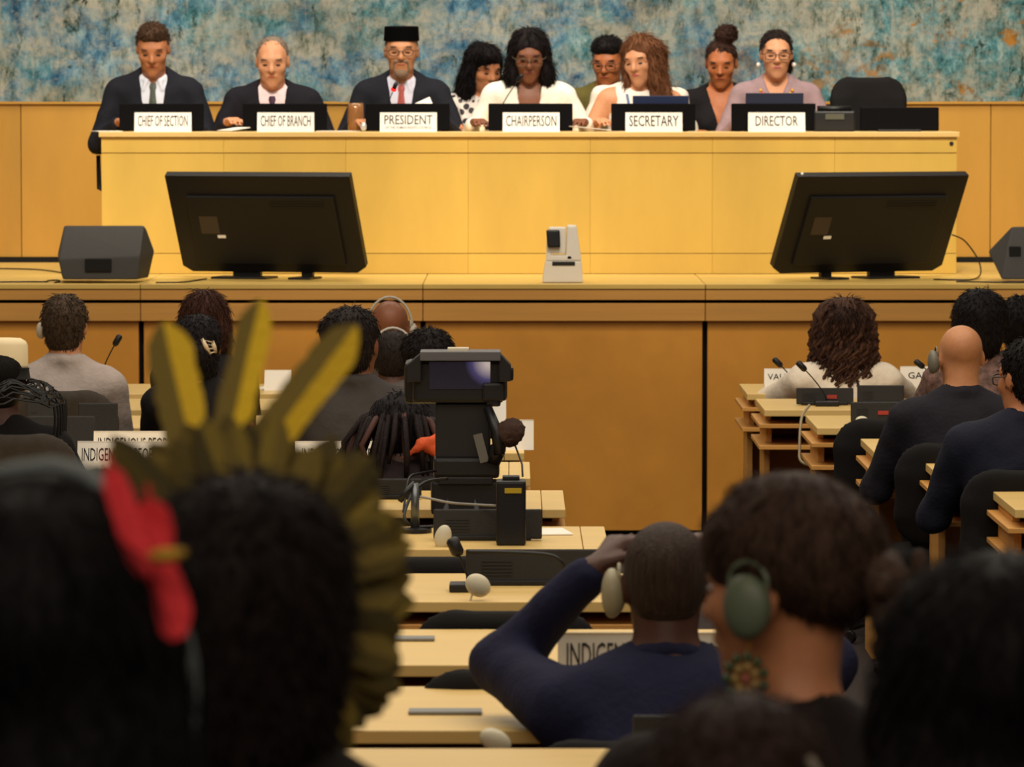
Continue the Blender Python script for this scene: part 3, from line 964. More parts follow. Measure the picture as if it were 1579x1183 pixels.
FUZZ = {'short': (2600, .020, .34), 'receding': (1600, .012, .2), 'back': (3000, .020, .26), 'cropped': (1800, .007, .3),
        'bob': (3200, .05, .12), 'long': (3600, .06, .10), 'pulled': (2200, .03, .12), 'none': None}
_fz = [0]
def hair(p, style, rgb, vox=0.009, extra=(), noise=None, name='hair', fz=0, fw=.0022):
    F = p.H; s = p.hs
    def E(c, r, op='u', k=0.02, R=None): return ell([x * s for x in c], [x * s for x in r], F, op, k * s, R)
    def C(a, b, ra, rb=None, op='u', k=0.02): return cap([x * s for x in a], [x * s for x in b], ra * s, (rb or ra) * s, F, op, k * s)
    def B(c, h, op='s', k=0.01): return rbx([x * s for x in c], [x * s for x in h], .004, F, op, k)
    face_cut = E((0, .130, -.035), (.098, .085, .112), 's', .012)
    if style == 'short':
        P = [E((0, -.022, .042), (.0795, .099, .086)), E((0, .022, .092), (.056, .066, .036), k=.03), E((0, .140, -.030), (.098, .095, .122), 's', .012),
             B((0, 0, -.13), (.2, .2, .085)), B((-.09, .065, -.04), (.04, .05, .098)), B((.09, .065, -.04), (.04, .05, .098)),
             E((-.085, .008, -.014), (.026, .038, .048), 's', .008), E((.085, .008, -.014), (.026, .038, .048), 's', .008)]
    elif style == 'receding':
        P = [E((0, -.024, .036), (.0795, .097, .085)), E((0, .125, .005), (.110, .090, .125), 's', .02),
             B((0, 0, -.12), (.2, .2, .075)), B((-.09, .065, -.05), (.04, .05, .085)), B((.09, .065, -.05), (.04, .05, .085)),
             E((-.085, .005, -.02), (.022, .034, .045), 's', .008), E((.085, .005, -.02), (.022, .034, .045), 's', .008)]
    elif style == 'back':           # short hair seen from behind, tapering into the neck
        P = [E((0, -.022, .040), (.084, .102, .088)), E((0, -.045, -.03), (.066, .060, .075), k=.04), face_cut,
             E((-.088, .012, -.02), (.024, .036, .05), 's', .008), E((.088, .012, -.02), (.024, .036, .05), 's', .008)]
    elif style == 'cropped':        # very close cut
        P = [E((0, -.018, .037), (.0775, .0995, .0845)), E((0, -.045, -.02), (.060, .052, .060), k=.04), E((0, .125, -.02), (.11, .085, .115), 's', .012),
             E((-.085, .012, -.02), (.022, .034, .045), 's', .008), E((.085, .012, -.02), (.022, .034, .045), 's', .008)]
    elif style == 'bob':
        P = [E((0, -.022, .045), (.090, .105, .090)), E((-.078, -.012, -.05), (.030, .058, .105), k=.03), E((.078, -.012, -.05), (.030, .058, .105), k=.03),
             E((0, -.07, -.05), (.088, .045, .115), k=.03), E((-.080, .012, -.10), (.028, .042, .06), k=.02), E((.080, .012, -.10), (.028, .042, .06), k=.02),
             E((0, .140, -.045), (.071, .105, .128), 's', .012)]
    elif style == 'long':
        P = [E((0, -.022, .045), (.088, .105, .088)), E((-.076, -.015, -.07), (.030, .058, .13), k=.03), E((.076, -.015, -.07), (.030, .058, .13), k=.03),
             E((0, -.075, -.10), (.090, .045, .19), k=.03), E((0, .140, -.045), (.069, .105, .126), 's', .012)]
    elif style == 'pulled':         # drawn back tight
        P = [E((0, -.020, .038), (.079, .099, .085)), E((0, .120, -.030), (.096, .085, .108), 's', .012),
             B((0, .02, -.13), (.2, .2, .088)), E((-.085, .012, -.025), (.020, .034, .045), 's', .008), E((.085, .012, -.025), (.020, .034, .045), 's', .008)]
    else:
        P = []
    for e in extra:
        if e[0] == 'E': P.append(E(*e[1:]))
        elif e[0] == 'C': P.append(C(*e[1:]))
        elif e[0] == 'B': P.append(B(*e[1:]))
    o = sdf_obj(name, P, vox, hair_mat(rgb), p.root, noise=noise)
    f = FUZZ[style] if fz == 0 else fz
    if f:
        _fz[0] += 1
        fuzz(p, o, f[0], f[1] * s, f[2], fw, _fz[0])
    return o

def eyeglasses(p, rgb=(40, 28, 22), r=.024, square=True, drop=0.0):
    F, s = p.H, p.hs
    m = MB()
    for sg in (-1, 1):
        pts = []
        for k in range(17):
            t = 2 * math.pi * k / 16
            cx, cz = math.cos(t), math.sin(t)
            pw_ = 0.6 if square else 1.0
            x = sg * .034 + math.copysign(abs(cx) ** pw_, cx) * r * 1.08
            zz = .000 - drop + math.copysign(abs(cz) ** pw_, cz) * r * .72
            pts.append(F.V((x * s, (.108 - abs(x) * .16) * s, zz * s)))
        m.tube(pts, .0022 * s, 6, caps=False)
        m.tube([F.V((sg * .060 * s, .099 * s, .008 * s)), F.V((sg * .082 * s, .06 * s, .008 * s)), F.V((sg * .082 * s, -.01 * s, .012 * s))], .0022 * s, 6)
    m.tube([F.V((-.010 * s, .112 * s, .004 * s)), F.V((0, .115 * s, .008 * s)), F.V((.010 * s, .112 * s, .004 * s))], .0022 * s, 6)
    return m.build('eyeglasses', mat('spectacle_frame_%d' % rgb[0], rgb, 0.3), p.root, smooth=True)

def earpiece(p, side, rgb=(196, 192, 176), size=1.0, name='earpiece', band=False):
    """conference listening piece hooked on the ear: oval shell, ear hook and lead"""
    F, s = p.H, p.hs
    ms = mat('earpiece_%d_%d_%d' % tuple(rgb), rgb, 0.45)
    o = sdf_obj(name, [ell((side * .100 * s, .002 * s, -.012 * s), (.017 * s * size, .030 * s * size, .041 * s * size), F, k=.01),
                       ell((side * .088 * s, .0, -.012 * s), (.012 * s, .024 * s, .030 * s), F, k=.02)], .005, ms, p.root)
    m = MB(); pts = []
    for k in range(9):
        t = math.pi * (k / 8) * 1.1 - .1
        pts.append(F.V((side * .086 * s, (.004 + math.cos(t) * .026) * s, (.016 + math.sin(t) * .026) * s)))
    m.tube(pts, .0035 * s, 6).build('ear_hook', ms, o)
    if band:
        m = MB(); pts = []
        for k in range(15):
            t = math.pi * k / 14
            pts.append(F.V((math.cos(t) * .094 * s, -.012 * s, (.0 + math.sin(t) * .132) * s)))
        m.tube(pts, .006 * s, 6).build('headband', ms, o, smooth=True)
    return o

# ================================================================== CHAIRS
m_chair = mat('black_chair_fabric', (20, 18, 19), 0.85, bump=0.2, bscale=300, spec=0.2)
m_chair_grey = mat('grey_chair_fabric', (58, 52, 46), 0.9, bump=0.3, bscale=300, var=0.1, spec=0.2)
m_chrome = mat('dark_metal', (60, 58, 58), 0.3, metal=0.9)

def make_chair(label, cat_group, back_top=0.95, arms=True, fabric=None, back_w=0.50, flare=0.0):
    """upholstered swivel armchair, facing +Y"""
    fab = fabric or m_chair
    r = thing('swivel_chair', label, 'chair', group=cat_group)
    sdf_obj('seat', [rbx((0, 0.02, .43), (.235, .225, .045), .04, k=.03), ell((0, .02, .455), (.20, .19, .035), k=.04)], .02, fab, r)
    hb = (back_top - .50) / 2
    F = Frame(rotx(0.10), (0, -.235, .50 + hb))
    cr = min(.11, hb * .55); bw = back_w / 2
    bk = [rbx((0, 0, 0), (bw - cr * .8, .034, hb), .033, F, k=.02), rbx((0, 0, 0), (bw, .034, hb - cr * .8), .033, F, k=.02)]
    for sx in (-1, 1):
        for sz in (-1, 1):
            bk.append(ell((sx * (bw - cr), 0, sz * (hb - cr)), (cr, .036, cr), F, k=.02))
    bk.append(ell((0, .045, -.02), (back_w * .38, .02, hb * .7), F, 's', .02))
    sdf_obj('backrest', bk, .014, fab, r)
    MB().box((0, -.24, .47), (.07, .02, .22), Matrix.Rotation(0.10, 3, 'X')).build('back_support', m_chrome, r, bevel=.004)
    if arms:
        for sg in (-1, 1):
            a = MB().tube([(sg * .24, .05, .42), (sg * .29, .05, .44), (sg * .295, .04, .62)], [.014, .014, .012], 8).build('armrest', m_black, r, smooth=True)
            MB().box((sg * .295, .05, .645), (.055, .25, .03)).build('arm_pad', m_black, a, bevel=.012)
    MB().lathe([(.028, .10), (.028, .36), (.05, .385), (.05, .40)], 12).build('column', m_chrome, r)
    b = MB()
    for k in range(5):
        t = 2 * math.pi * k / 5 + .3
        b.tube([(0, 0, .10), (math.cos(t) * .27, math.sin(t) * .27, .065)], [.028, .016], 6)
    bo = b.build('star_base', m_black, r)
    for k in range(5):
        t = 2 * math.pi * k / 5 + .3
        MB().lathe([(.022, -.012), (.025, -.006), (.025, .006), (.022, .012)], 10, (math.cos(t) * .28, math.sin(t) * .28, .026),
                   Matrix.Rotation(t + math.pi / 2, 3, 'Z') @ Matrix.Rotation(math.pi / 2, 3, 'X')).build('castor', m_black, bo)
    return r

def place(src, loc, rz, label, first=[]):
    c = copy_tree(src) if src.name in first else src
    first.append(src.name)
    c.location = loc; c.rotation_euler = (0, 0, rz)
    c['label'] = label
    return c

dais_chair = make_chair('x', 'armchairs behind the podium desk', back_top=1.00)
DX = lambda px, Y: (px - IMG_W / 2) / FPX * Y
for px, Y, lab in ((236, 26.36, 'black armchair under the seated man at the leftmost podium nameplate'),
                   (424, 26.40, 'black armchair of the grey-haired man second from left at podium'),
                   (622, 26.40, 'black armchair of the man wearing the black cap'),
                   (820, 26.40, 'black armchair of the woman in the white blazer'),
                   (1003, 26.40, 'black armchair of the long brown-haired woman at podium'),
                   (1206, 26.40, 'black armchair of the woman with the bright necklace'),
                   (1350, 26.55, 'empty black high-backed armchair at the right end of the podium')):
    ch = place(dais_chair, (DX(px, Y), Y, STAGE_Z), math.pi, lab)
    if px == 1350:
        ch.rotation_euler = (0, 0, math.pi + .10); ch.scale = (.86, 1, 1.05)

# ================================================================== PODIUM PEOPLE
PI = math.pi
F0 = STAGE_Z
navy = (30, 32, 46)
p = person('seated man in dark suit, white shirt and grey-green tie, leftmost at podium', 236, 76, 26.08, F0, PI, 'tan', hs=1.10, lean=.22, pitch=.34,
           wrists=((.18, .32, .80), (-.20, .34, .80)), jacket=(24, 25, 34), shirt=(206, 210, 222), tie=(74, 80, 72), brow=(70, 48, 34), shoulder=1.10, bulk=1.05)
hair(p, 'short', (72, 52, 38))
p = person('grey-haired seated man in dark suit with mauve tie, second from left at podium', 420, 95, 26.05, F0, PI, 'fair', hs=1.10, lean=.28, pitch=.20,
           wrists=((.24, .32, .80), (-.24, .34, .80)), jacket=(24, 22, 30), shirt=(224, 204, 206), tie=(66, 40, 62), brow=(90, 76, 64), shoulder=1.10, bulk=1.05)
hair(p, 'receding', (128, 112, 98))
p = person('seated bearded man in black brimless cap, glasses and dark suit', 619, 80, 26.08, F0, PI, 'olive', hs=1.12, lean=.16, pitch=.04,
           wrists=((.24, .34, .80), (-.24, .34, .80)), jacket=(26, 27, 36), shirt=(200, 200, 216), tie=(158, 78, 72), brow=(90, 70, 56), shoulder=1.08, bulk=1.05)
hair(p, 'receding', (120, 104, 92))
H, s = p.H, p.hs
capm = mat('black_velvet', (7, 6, 8), 0.95, spec=.03)
MB().lathe([(.084 * s, .052 * s), (.087 * s, .054 * s), (.083 * s, .118 * s), (.080 * s, .123 * s), (.02, .124 * s)], 28, H.V((0, -.012 * s, 0)), H.M(), 1.0, 1.15).build('cap', capm, p.root, smooth=False)
beardm = mat('grey_beard', (132, 108, 88), 0.9, bump=.5, bscale=200)
sdf_obj('beard', [ell((0, .062 * s, -.100 * s), (.034 * s, .036 * s, .030 * s), H, k=.02), cap((-.026 * s, .092 * s, -.043 * s), (.026 * s, .092 * s, -.043 * s), .0075 * s, None, H, k=.008),
                  cap((-.030 * s, .084 * s, -.048 * s), (-.036 * s, .07 * s, -.085 * s), .008 * s, None, H, k=.01), cap((.030 * s, .084 * s, -.048 * s), (.036 * s, .07 * s, -.085 * s), .008 * s, None, H, k=.01),
                  ell((0, .105 * s, -.060 * s), (.020 * s, .02 * s, .010 * s), H, 's', .004)], .0055, beardm, p.root)
eyeglasses(p, (70, 50, 46), r=.024, square=False)

# chairperson
p = person('seated woman in white blazer with dark bobbed hair and glasses', 816, 86, 26.02, F0, PI, 'brown', hs=1.10, lean=.25, pitch=.30, female=True, top='blazer',
           wrists=((.30, .30, .80), (-.30, .32, .80)), jacket=(238, 230, 216), brow=(34, 24, 22), shoulder=1.06, vee_z=.14, vee_w=.07, lips=(120, 50, 56))
hair(p, 'bob', (22, 16, 18), extra=[('E', (.088, .0, -.11), (.034, .05, .075), 'u', .03), ('E', (-.088, .0, -.11), (.034, .05, .075), 'u', .03)])
eyeglasses(p, (74, 62, 44), r=.027, square=True, drop=.004)
T, z = p.T, p.z
topm = mat('bronze_lace_top', (84, 70, 56), 0.8, var=.3, vscale=200)
sdf_obj('top', inflate(p.torso[1:3], .009) + [ell(tuple(T.p((0, .10, z(.47)))), (.062, .09, .085), Frame(), 's', .006)], .0105, topm, p.root)
mgold = mat('gold_metal', (190, 150, 70), 0.3, metal=.8)
for (x, q, r) in ((-.10, .40, .014), (-.075, .30, .008)):
    y = surf_y(inflate(p.torso, .016), T, x, z(q)); blob('brooch', p.root, T.V((x, y + .004, z(q))), (r, .006, r * 1.3), mgold, T.M())
for sg in (-1, 1):
    blob('earring', p.root, p.H.V((sg * .088 * p.hs, .01, -.062 * p.hs)), (.006, .006, .016), mgold)

# woman behind with long dark hair
p = person('woman with long black hair and spotted blouse, leaning behind the white blazer', 746, 106, 26.62, F0, PI, 'tan', hs=1.06, lean=.15, side_lean=0, pitch=.30, yaw=.55, female=True, top='shirt',
           wrists=((.17, .66, .78), (-.1, .42, .62)), jacket=(200, 190, 180), vee_w=0, vee_z=.1, brow=(24, 18, 18),
           jmat=None)
spot = bpy.data.materials.new('black_spotted_white_blouse'); spot.use_nodes = True
nt = spot.node_tree; b_ = nt.nodes['Principled BSDF']
vo = nt.nodes.new('ShaderNodeTexVoronoi'); vo.inputs['Scale'].default_value = 22
tc = nt.nodes.new('ShaderNodeTexCoord'); nt.links.new(tc.outputs['Object'], vo.inputs['Vector'])
rp = nt.nodes.new('ShaderNodeValToRGB'); rp.color_ramp.interpolation = 'CONSTANT'
rp.color_ramp.elements[0].color = lin(30, 26, 32); rp.color_ramp.elements[1].color = lin(206, 196, 188); rp.color_ramp.elements[1].position = .40
nt.links.new(vo.outputs['Distance'], rp.inputs['Fac']); nt.links.new(rp.outputs['Color'], b_.inputs['Base Color'])
p.jacket.data.materials.clear(); p.jacket.data.materials.append(spot)
hair(p, 'long', (20, 15, 17), extra=[('E', (.065, -.04, -.16), (.045, .06, .17), 'u', .03), ('E', (.02, .04, .085), (.07, .06, .04), 'u', .03)])

# man behind, in glasses
p = person('dark-haired man in glasses, half hidden behind the long-haired woman', 938, 96, 26.65, F0, PI, 'amber', hs=1.08, lean=.18, pitch=.22, yaw=-.25, top='shirt',
           wrists=((.14, .40, .70), (-.14, .42, .70)), jacket=(92, 84, 40), vee_w=.05, vee_z=.34, brow=(28, 22, 20))
hair(p, 'short', (24, 20, 20), extra=[('E', (0, .005, .085), (.074, .075, .042), 'u', .03)])
eyeglasses(p, (60, 48, 40), r=.023)

# long brown-haired woman
p = person('woman with long brown hair in white sleeveless top, draped in a white jacket', 988, 93, 26.10, F0, PI, 'fair', hs=1.08, lean=.20, side_lean=-.03, pitch=.20, yaw=-.42, roll=.08, female=True, top='sleeveless',
           wrists=((.24, .30, .80), (-.12, .36, .82)), jacket=(236, 230, 220), vee_w=0, brow=(90, 62, 44), shoulder=1.0, lips=(180, 88, 84))
locks(p, 70, .24, (104, 66, 42), 4, .007, .008, 40, (.092, .108), (-2.2, 1.9))
hair(p, 'long', (104, 66, 42), noise=(.004, 90, (1, 1, .35)),
     extra=[('E', (-.085, .02, -.10), (.050, .060, .13), 'u', .03), ('E', (-.10, .03, -.20), (.052, .055, .085), 'u', .03), ('E', (-.08, -.02, .02), (.045, .07, .07), 'u', .03),
            ('E', (.075, .03, -.15), (.022, .035, .09), 'u', .02)])
T, z = p.T, p.z
mdr = mat('white_jacket_cloth', (226, 218, 204), .8, bump=.2, bscale=60)
dr = []
for sg in (1, -1):
    dr += chain([(sg * .11, -.06, z(.50)), (sg * .215, -.05, z(.46)), (sg * .265, -.02, z(.26)), (sg * (.30 if sg > 0 else .33), .02, z(.02))], [.03, .042, .05, .05], T, k=.04)
dr += [ell((0, -.10, z(.30)), (.19, .05, .22), T, k=.05)]
sdf_obj('draped_jacket', dr, .012, mdr, p.root, noise=(.003, 40))
ribm = mat('blue_lanyard', (96, 116, 160), .7)
tops = inflate(p.torso, .010)
for sg in (-1, 1):
    pts = []
    for q in np.linspace(.50, .18, 8):
        x = sg * .075 * (q - .10) / .40
        pts.append(T.V((x, surf_y(tops, T, x, z(q)) + .005, z(q))))
    ribbon('lanyard', pts, [.014] * 8, T.V((1, 0, 0)) - T.V((0, 0, 0)), T.V((0, 1, 0)) - T.V((0, 0, 0)), .003, ribm, p.root)

# woman with the high bun
p = person('woman with hair in a high bun and a black V-neck top, behind podium', 1112, 98, 26.55, F0, PI, 'amber', hs=1.06, lean=.10, pitch=.25, yaw=-.10, female=True, top='shirt',
           wrists=((.16, .36, .74), (-.16, .36, .74)), jacket=(22, 19, 22), vee_w=.075, vee_z=.22, brow=(50, 34, 26))
hair(p, 'pulled', (58, 38, 30), extra=[('E', (-.025, -.02, .150), (.058, .055, .050), 'u', .02), ('E', (-.045, -.02, .165), (.03, .03, .03), 'u', .02)], noise=(.003, 110))

# woman with bright necklace
p = person('woman with dark pulled-back hair, glasses and bright bead necklace, rightmost at podium', 1197, 84, 26.10, F0, PI, 'fair', hs=1.08, lean=.14, pitch=.08, female=True, top='shirt',
           wrists=((.22, .34, .80), (-.22, .34, .80)), jacket=(150, 126, 130), vee_w=.055, vee_z=.38, brow=(50, 34, 30), lips=(176, 92, 90))
hair(p, 'pulled', (38, 28, 26), extra=[('E', (-.055, -.075, -.055), (.036, .04, .06), 'u', .03)])
eyeglasses(p, (66, 40, 34), r=.025, square=True)
mp_ = mat('pearl_earring', (232, 226, 218), .3)
for sg in (-1, 1):
    blob('earring', p.root, p.H.V((sg * .089 * p.hs, .0, -.052 * p.hs)), (.012, .012, .014), mp_)
T, z = p.T, p.z
cols = [(216, 150, 30), (226, 168, 40), (214, 70, 60), (222, 160, 50), (110, 150, 120), (214, 66, 84), (226, 168, 40), (120, 160, 140), (216, 150, 30), (222, 84, 60), (226, 168, 40)]
pr = inflate(p.torso, .010) + p.nk
for k, t in enumerate(np.linspace(-1.0, 1.0, 15)):
    x = t * .085; q = .40 + .085 * abs(t) ** 1.6
    y = surf_y(pr, T, x, z(q))
    blob('necklace_bead', p.root, T.V((x, y + .006, z(q))), (.011, .009, .011), mat('bead_%d' % (k % 11), cols[k % 11], .4), sub=1)

# ================================================================== THINGS ON THE PODIUM
def nameplate(label, x, y, z, w, h, lines, tilt=.10, ink=None, name='nameplate', rz=0.0, d=.06):
    """folded card tent with lettering on the face towards the hall"""
    r = thing(name, label, 'nameplate', (x, y, z), rz)
    t = .0022
    def leaf(s):
        a = Vector((0, s * d / 2, 0)); b_ = Vector((0, 0, h))
        u = (b_ - a).normalized(); n = Vector((0, u.z * s, -u.y * s))
        return [a - n * t, a, b_, b_ - n * t]
    m = MB()
    for s in (-1, 1):
        m.prism([v + Vector((-w / 2, 0, 0)) for v in leaf(s)], (w, 0, 0))
    card = m.build('card', m_white, r)
    ang = math.atan2(d / 2, h)
    L = math.hypot(d / 2, h)
    for (body, tw, th, v) in lines:
        me = text_mesh(body, tw, th)
        o = link('lettering', me, ink or m_ink, r)
        o.rotation_euler = (math.pi / 2 - ang, 0, 0)
        f = v
        o.location = (0, -d / 2 * (1 - f) - .0012, h * f)
    return r

for px, py1, lab, lines in ((252, 173, 'white nameplate reading CHIEF OF SECTION', [('CHIEF OF SECTION', .265, .060, .56)]),
                            (441, 174, 'white nameplate reading CHIEF OF BRANCH', [('CHIEF OF BRANCH', .265, .060, .56)]),
                            (630, 175, 'white nameplate reading PRESIDENT', [('PRESIDENT', .255, .052, .62), ('OF THE HUMAN RIGHTS COUNCIL', .245, .014, .22)]),
                            (819, 176, 'white nameplate reading CHAIRPERSON', [('CHAIRPERSON', .268, .060, .56)]),
                            (1008, 177, 'white nameplate reading SECRETARY', [('SECRETARY', .262, .060, .56)]),
                            (1197, 177, 'white nameplate reading DIRECTOR', [('DIRECTOR', .225, .056, .56)])):
    nameplate(lab, DX(px, POD_Y + .03), POD_Y + .04, POD_Z, .302, .103, lines)

m_mon = mat('monitor_housing', (9, 8, 10), .7, bump=.1, bscale=300, spec=.06)
m_mongrey = mat('monitor_top_grey', (74, 74, 76), .6)
def desk_monitor(label, px, w, h, dx=0.0):
    Y = POD_Y + .17
    r = thing('desk_monitor', label, 'monitor', (DX(px, Y), Y, POD_Z), 0, 'low desk monitors on the podium')
    F = Matrix.Rotation(-.10, 3, 'X')
    MB().box((0, 0, h / 2 + .004), (w, .035, h), F).build('housing', m_mon, r, bevel=.006)
    MB().box(F @ Vector((0, -.001, h - .012)) + Vector((0, 0, .004)), (w * .97, .038, .024), F).build('top_trim', m_mongrey, r, bevel=.004)
    MB().box((0, .024, h / 2 + .006), (w * .92, .006, h * .80), F).build('screen', m_black, r)
    MB().box((0, .03, .006), (w * .55, .11, .010)).build('foot', m_black, r, bevel=.003)
    return r
for px, who in ((250, 'CHIEF OF SECTION'), (440, 'CHIEF OF BRANCH'), (629, 'PRESIDENT'), (818, 'CHAIRPERSON'), (1007, 'SECRETARY'), (1192, 'DIRECTOR')):
    desk_monitor('low black desk monitor behind the %s nameplate' % who, px, .45, .145)
desk_monitor('low black desk monitor at the right end of the podium', 1386, .42, .125)

def laptop(label, px, Y, w, lid_h, col):
    r = thing('laptop', label, 'laptop', (DX(px, Y), Y, POD_Z))
    ml_ = mat('laptop_lid_%d' % col[2], col, .35)
    MB().box((0, .11, .008), (w, .22, .014)).build('base', m_black, r, bevel=.004)
    MB().box((0, -.025, lid_h / 2 + .012), (w, .009, lid_h), Matrix.Rotation(.16, 3, 'X')).build('lid', ml_, r, bevel=.003)
    return r
laptop('open laptop with dark blue lid behind the SECRETARY nameplate', 1018, POD_Y + .28, .30, .180, (36, 46, 78))
laptop('open laptop with dark grey lid behind the DIRECTOR nameplate', 1193, POD_Y + .28, .31, .195, (48, 50, 68))

# black box with papers on it
Yb = POD_Y + .20
r = thing('desk_unit', 'low black desk unit with small display right of the DIRECTOR nameplate', 'desk unit', (DX(1285, Yb), Yb, POD_Z))
MB().box((0, 0, .055), (.22, .14, .11)).build('body', m_black, r, bevel=.01)
MB().box((0, -.073, .08), (.10, .006, .03)).build('display', mat('phone_display', (84, 84, 70), .4), r)
MB().tube([(-.09, -.02, .122), (.09, -.02, .122)], .016, 8).build('top_bar', m_black, r, smooth=True)
def paper(label, px, Y, z, w, d, rz=0.0, tilt=0.0, col=None, rx=0.0, name='paper_sheet'):
    o = MB().box((0, 0, .002), (w, d, .0035)).build(name, col or m_white)
    o.location = (DX(px, Y), Y, z); o.rotation_euler = (rx, tilt, rz)
    return tag(o, label, 'paper')
paper('white paper sheet at the left end of the podium desk', 165, POD_Y + .08, POD_Z + .001, .14, .16, .3)
paper('white paper sheets between the second and third nameplates', 522, POD_Y + .10, POD_Z + .001, .20, .18, -.2)
paper('white paper sheet between CHAIRPERSON and SECRETARY nameplates', 908, POD_Y + .12, POD_Z + .016, .20, .20, .2, .10)
paper('white paper sheet left of the CHIEF OF BRANCH monitor', 361, POD_Y + .10, POD_Z + .012, .12, .16, .5, -.14)
paper('white folded card held up before the man in the cap', 654, POD_Y + .33, POD_Z + .148, .085, .05, .0, -.42, None, .9, 'folded_card')
# carafe
r = thing('water_carafe', 'amber glass carafe on podium left of the PRESIDENT monitor', 'carafe', (DX(549, POD_Y + .3), POD_Y + .3, POD_Z))
MB().lathe([(.03, 0), (.042, .004), (.045, .06), (.043, .12), (.040, .152), (.037, .152), (.040, .12), (.042, .06), (.03, .01)], 20).build('glass', mat('amber_glass', (196, 140, 84), .1, trans=.6), r, smooth=True)
MB().lathe([(.036, .010), (.040, .06), (.039, .10), (.0, .10)], 20).build('drink', mat('amber_drink', (176, 112, 60), .2), r, smooth=True)
tag(blob('bottle_cap', None, (DX(561, POD_Y + .1), POD_Y + .1, POD_Z + .026), (.017, .017, .026), mat('chrome_cap', (206, 206, 206), .25, metal=.4)), 'small shiny bottle cap beside the PRESIDENT monitor', 'bottle cap')

def gooseneck(label, base, tip, r0=.003, lit=None, name='gooseneck_microphone', headr=.011, basew=.10):
    base = Vector(base); tip = Vector(tip)
    r = thing(name, label, 'microphone', base)
    d = tip - base
    pts = []
    for k in range(9):
        t = k / 8
        pts.append((d.x * t ** 1.4, d.y * t ** 1.4, .02 + (d.z - .02) * t))
    MB().box((0, 0, .011), (basew, .09, .022)).build('base', m_black, r, bevel=.005)
    MB().tube(pts, r0, 6).build('stem', m_black, r, smooth=True)
    e = Vector(pts[-1]); u = (e - Vector(pts[-2])).normalized()
    h = MB().tube([e - u * .01, e, e + u * .035, e + u * .042], [headr * .6, headr, headr, headr * .6], 10).build('head', m_black, r, smooth=True)
    if lit:
        MB().tube([e - u * .006, e + u * .006], headr * 1.25, 12).build('light_ring', mat('red_lit_ring', (230, 30, 26), .4, emit=(255, 30, 24), emit_s=2.0), h)
    return r
gooseneck('gooseneck microphone with red lit ring before the man in cap', W(590, 200, POD_Y + .32), W(607, 138, POD_Y + .26), lit=True, headr=.012)
gooseneck('gooseneck microphone before the woman in the white blazer', W(762, 200, POD_Y + .32), W(799, 124, POD_Y + .22), headr=.012)

# ================================================================== THINGS ON THE STAGE
m_tv = mat('black_tv_plastic', (15, 12, 12), 0.5, bump=0.05, bscale=300)
m_tv2 = mat('black_tv_panel', (12, 10, 10), 0.55)
m_sticker = mat('rating_sticker', (64, 52, 38), 0.6)
def television(label, px, py, Y, yaw, tilt, w, h, flip=1):
    b = W(px, py, Y)
    r = thing('television', label, 'television', (b.x, b.y, STAGE_Z), yaw, 'televisions lying back on the stage')
    R = Matrix.Rotation(tilt, 3, 'X'); z0 = b.z - STAGE_Z
    def P(x, y, z): return R @ Vector((x, y, z)) + Vector((0, 0, z0))
    out = [(-w / 2 + .05, 0), (w / 2 - .05, 0), (w / 2, .035), (w / 2, h), (-w / 2, h), (-w / 2, .035)]
    m = MB().prism([P(x, 0, z) for x, z in out], R @ Vector((0, .045, 0))); m.build('housing', m_tv, r, bevel=.004)
    inner = [(-w * .40, h * .10), (w * .40, h * .10), (w * .40, h * .80), (-w * .40, h * .80)]
    MB().prism([P(x, -.018, z) for x, z in inner], R @ Vector((0, .019, 0))).build('rear_cover', m_tv2, r, bevel=.005)
    MB().prism([P(x, .046, z) for x, z in [(-w * .48, h * .06), (w * .48, h * .06), (w * .48, h * .97), (-w * .48, h * .97)]], R @ Vector((0, .004, 0))).build('screen', mat('tv_screen', (16, 18, 24), .15), r)
    sx = -w * .30
    MB().prism([P(sx + x, -.0185, z) for x, z in [(-.05, h * .42), (.05, h * .42), (.05, h * .60), (-.05, h * .60)]], R @ Vector((0, -.001, 0))).build('rating_label', m_sticker, r)
    MB().prism([P(sx + .055 + x, -.0185, z) for x, z in [(-.022, h * .375), (.022, h * .375), (.022, h * .405), (-.022, h * .405)]], R @ Vector((0, -.001, 0))).build('barcode_label', m_white, r)
    for k in range(3):
        MB().prism([P(x, -.0185, z) for x, z in [(w * .05, h * (.70 + .025 * k)), (w * .34, h * (.70 + .025 * k)), (w * .34, h * (.708 + .025 * k)), (w * .05, h * (.708 + .025 * k))]], R @ Vector((0, -.002, 0))).build('vent_rib', m_tv, r)
    for x, ww in ((-w * .16 * flip, .30), (w * .17 * flip, .12)):
        f = MB().box((x, -.02, .006), (ww, .20, .011)).build('foot', m_black, r, bevel=.003)
        MB().box((x, .03, z0 / 2 + .03), (ww * .5, .03, z0 + .05)).build('neck', m_black, f)
    return r
television('large black television seen from behind, on the left of the stage', 424, 420, 24.85, math.radians(-16), math.radians(30), 1.0, .58)
tv = television('large black television seen from behind, on the right of the stage', 1321, 420, 24.85, math.radians(25), math.radians(30), 1.0, .58, -1)
blob('glint_dot', tv, (-.485, -.30, .55), (.008, .008, .008), mat('bright_glint', (240, 240, 240), .15, metal=.2))  # near-white dot painted as a glint on the television's back

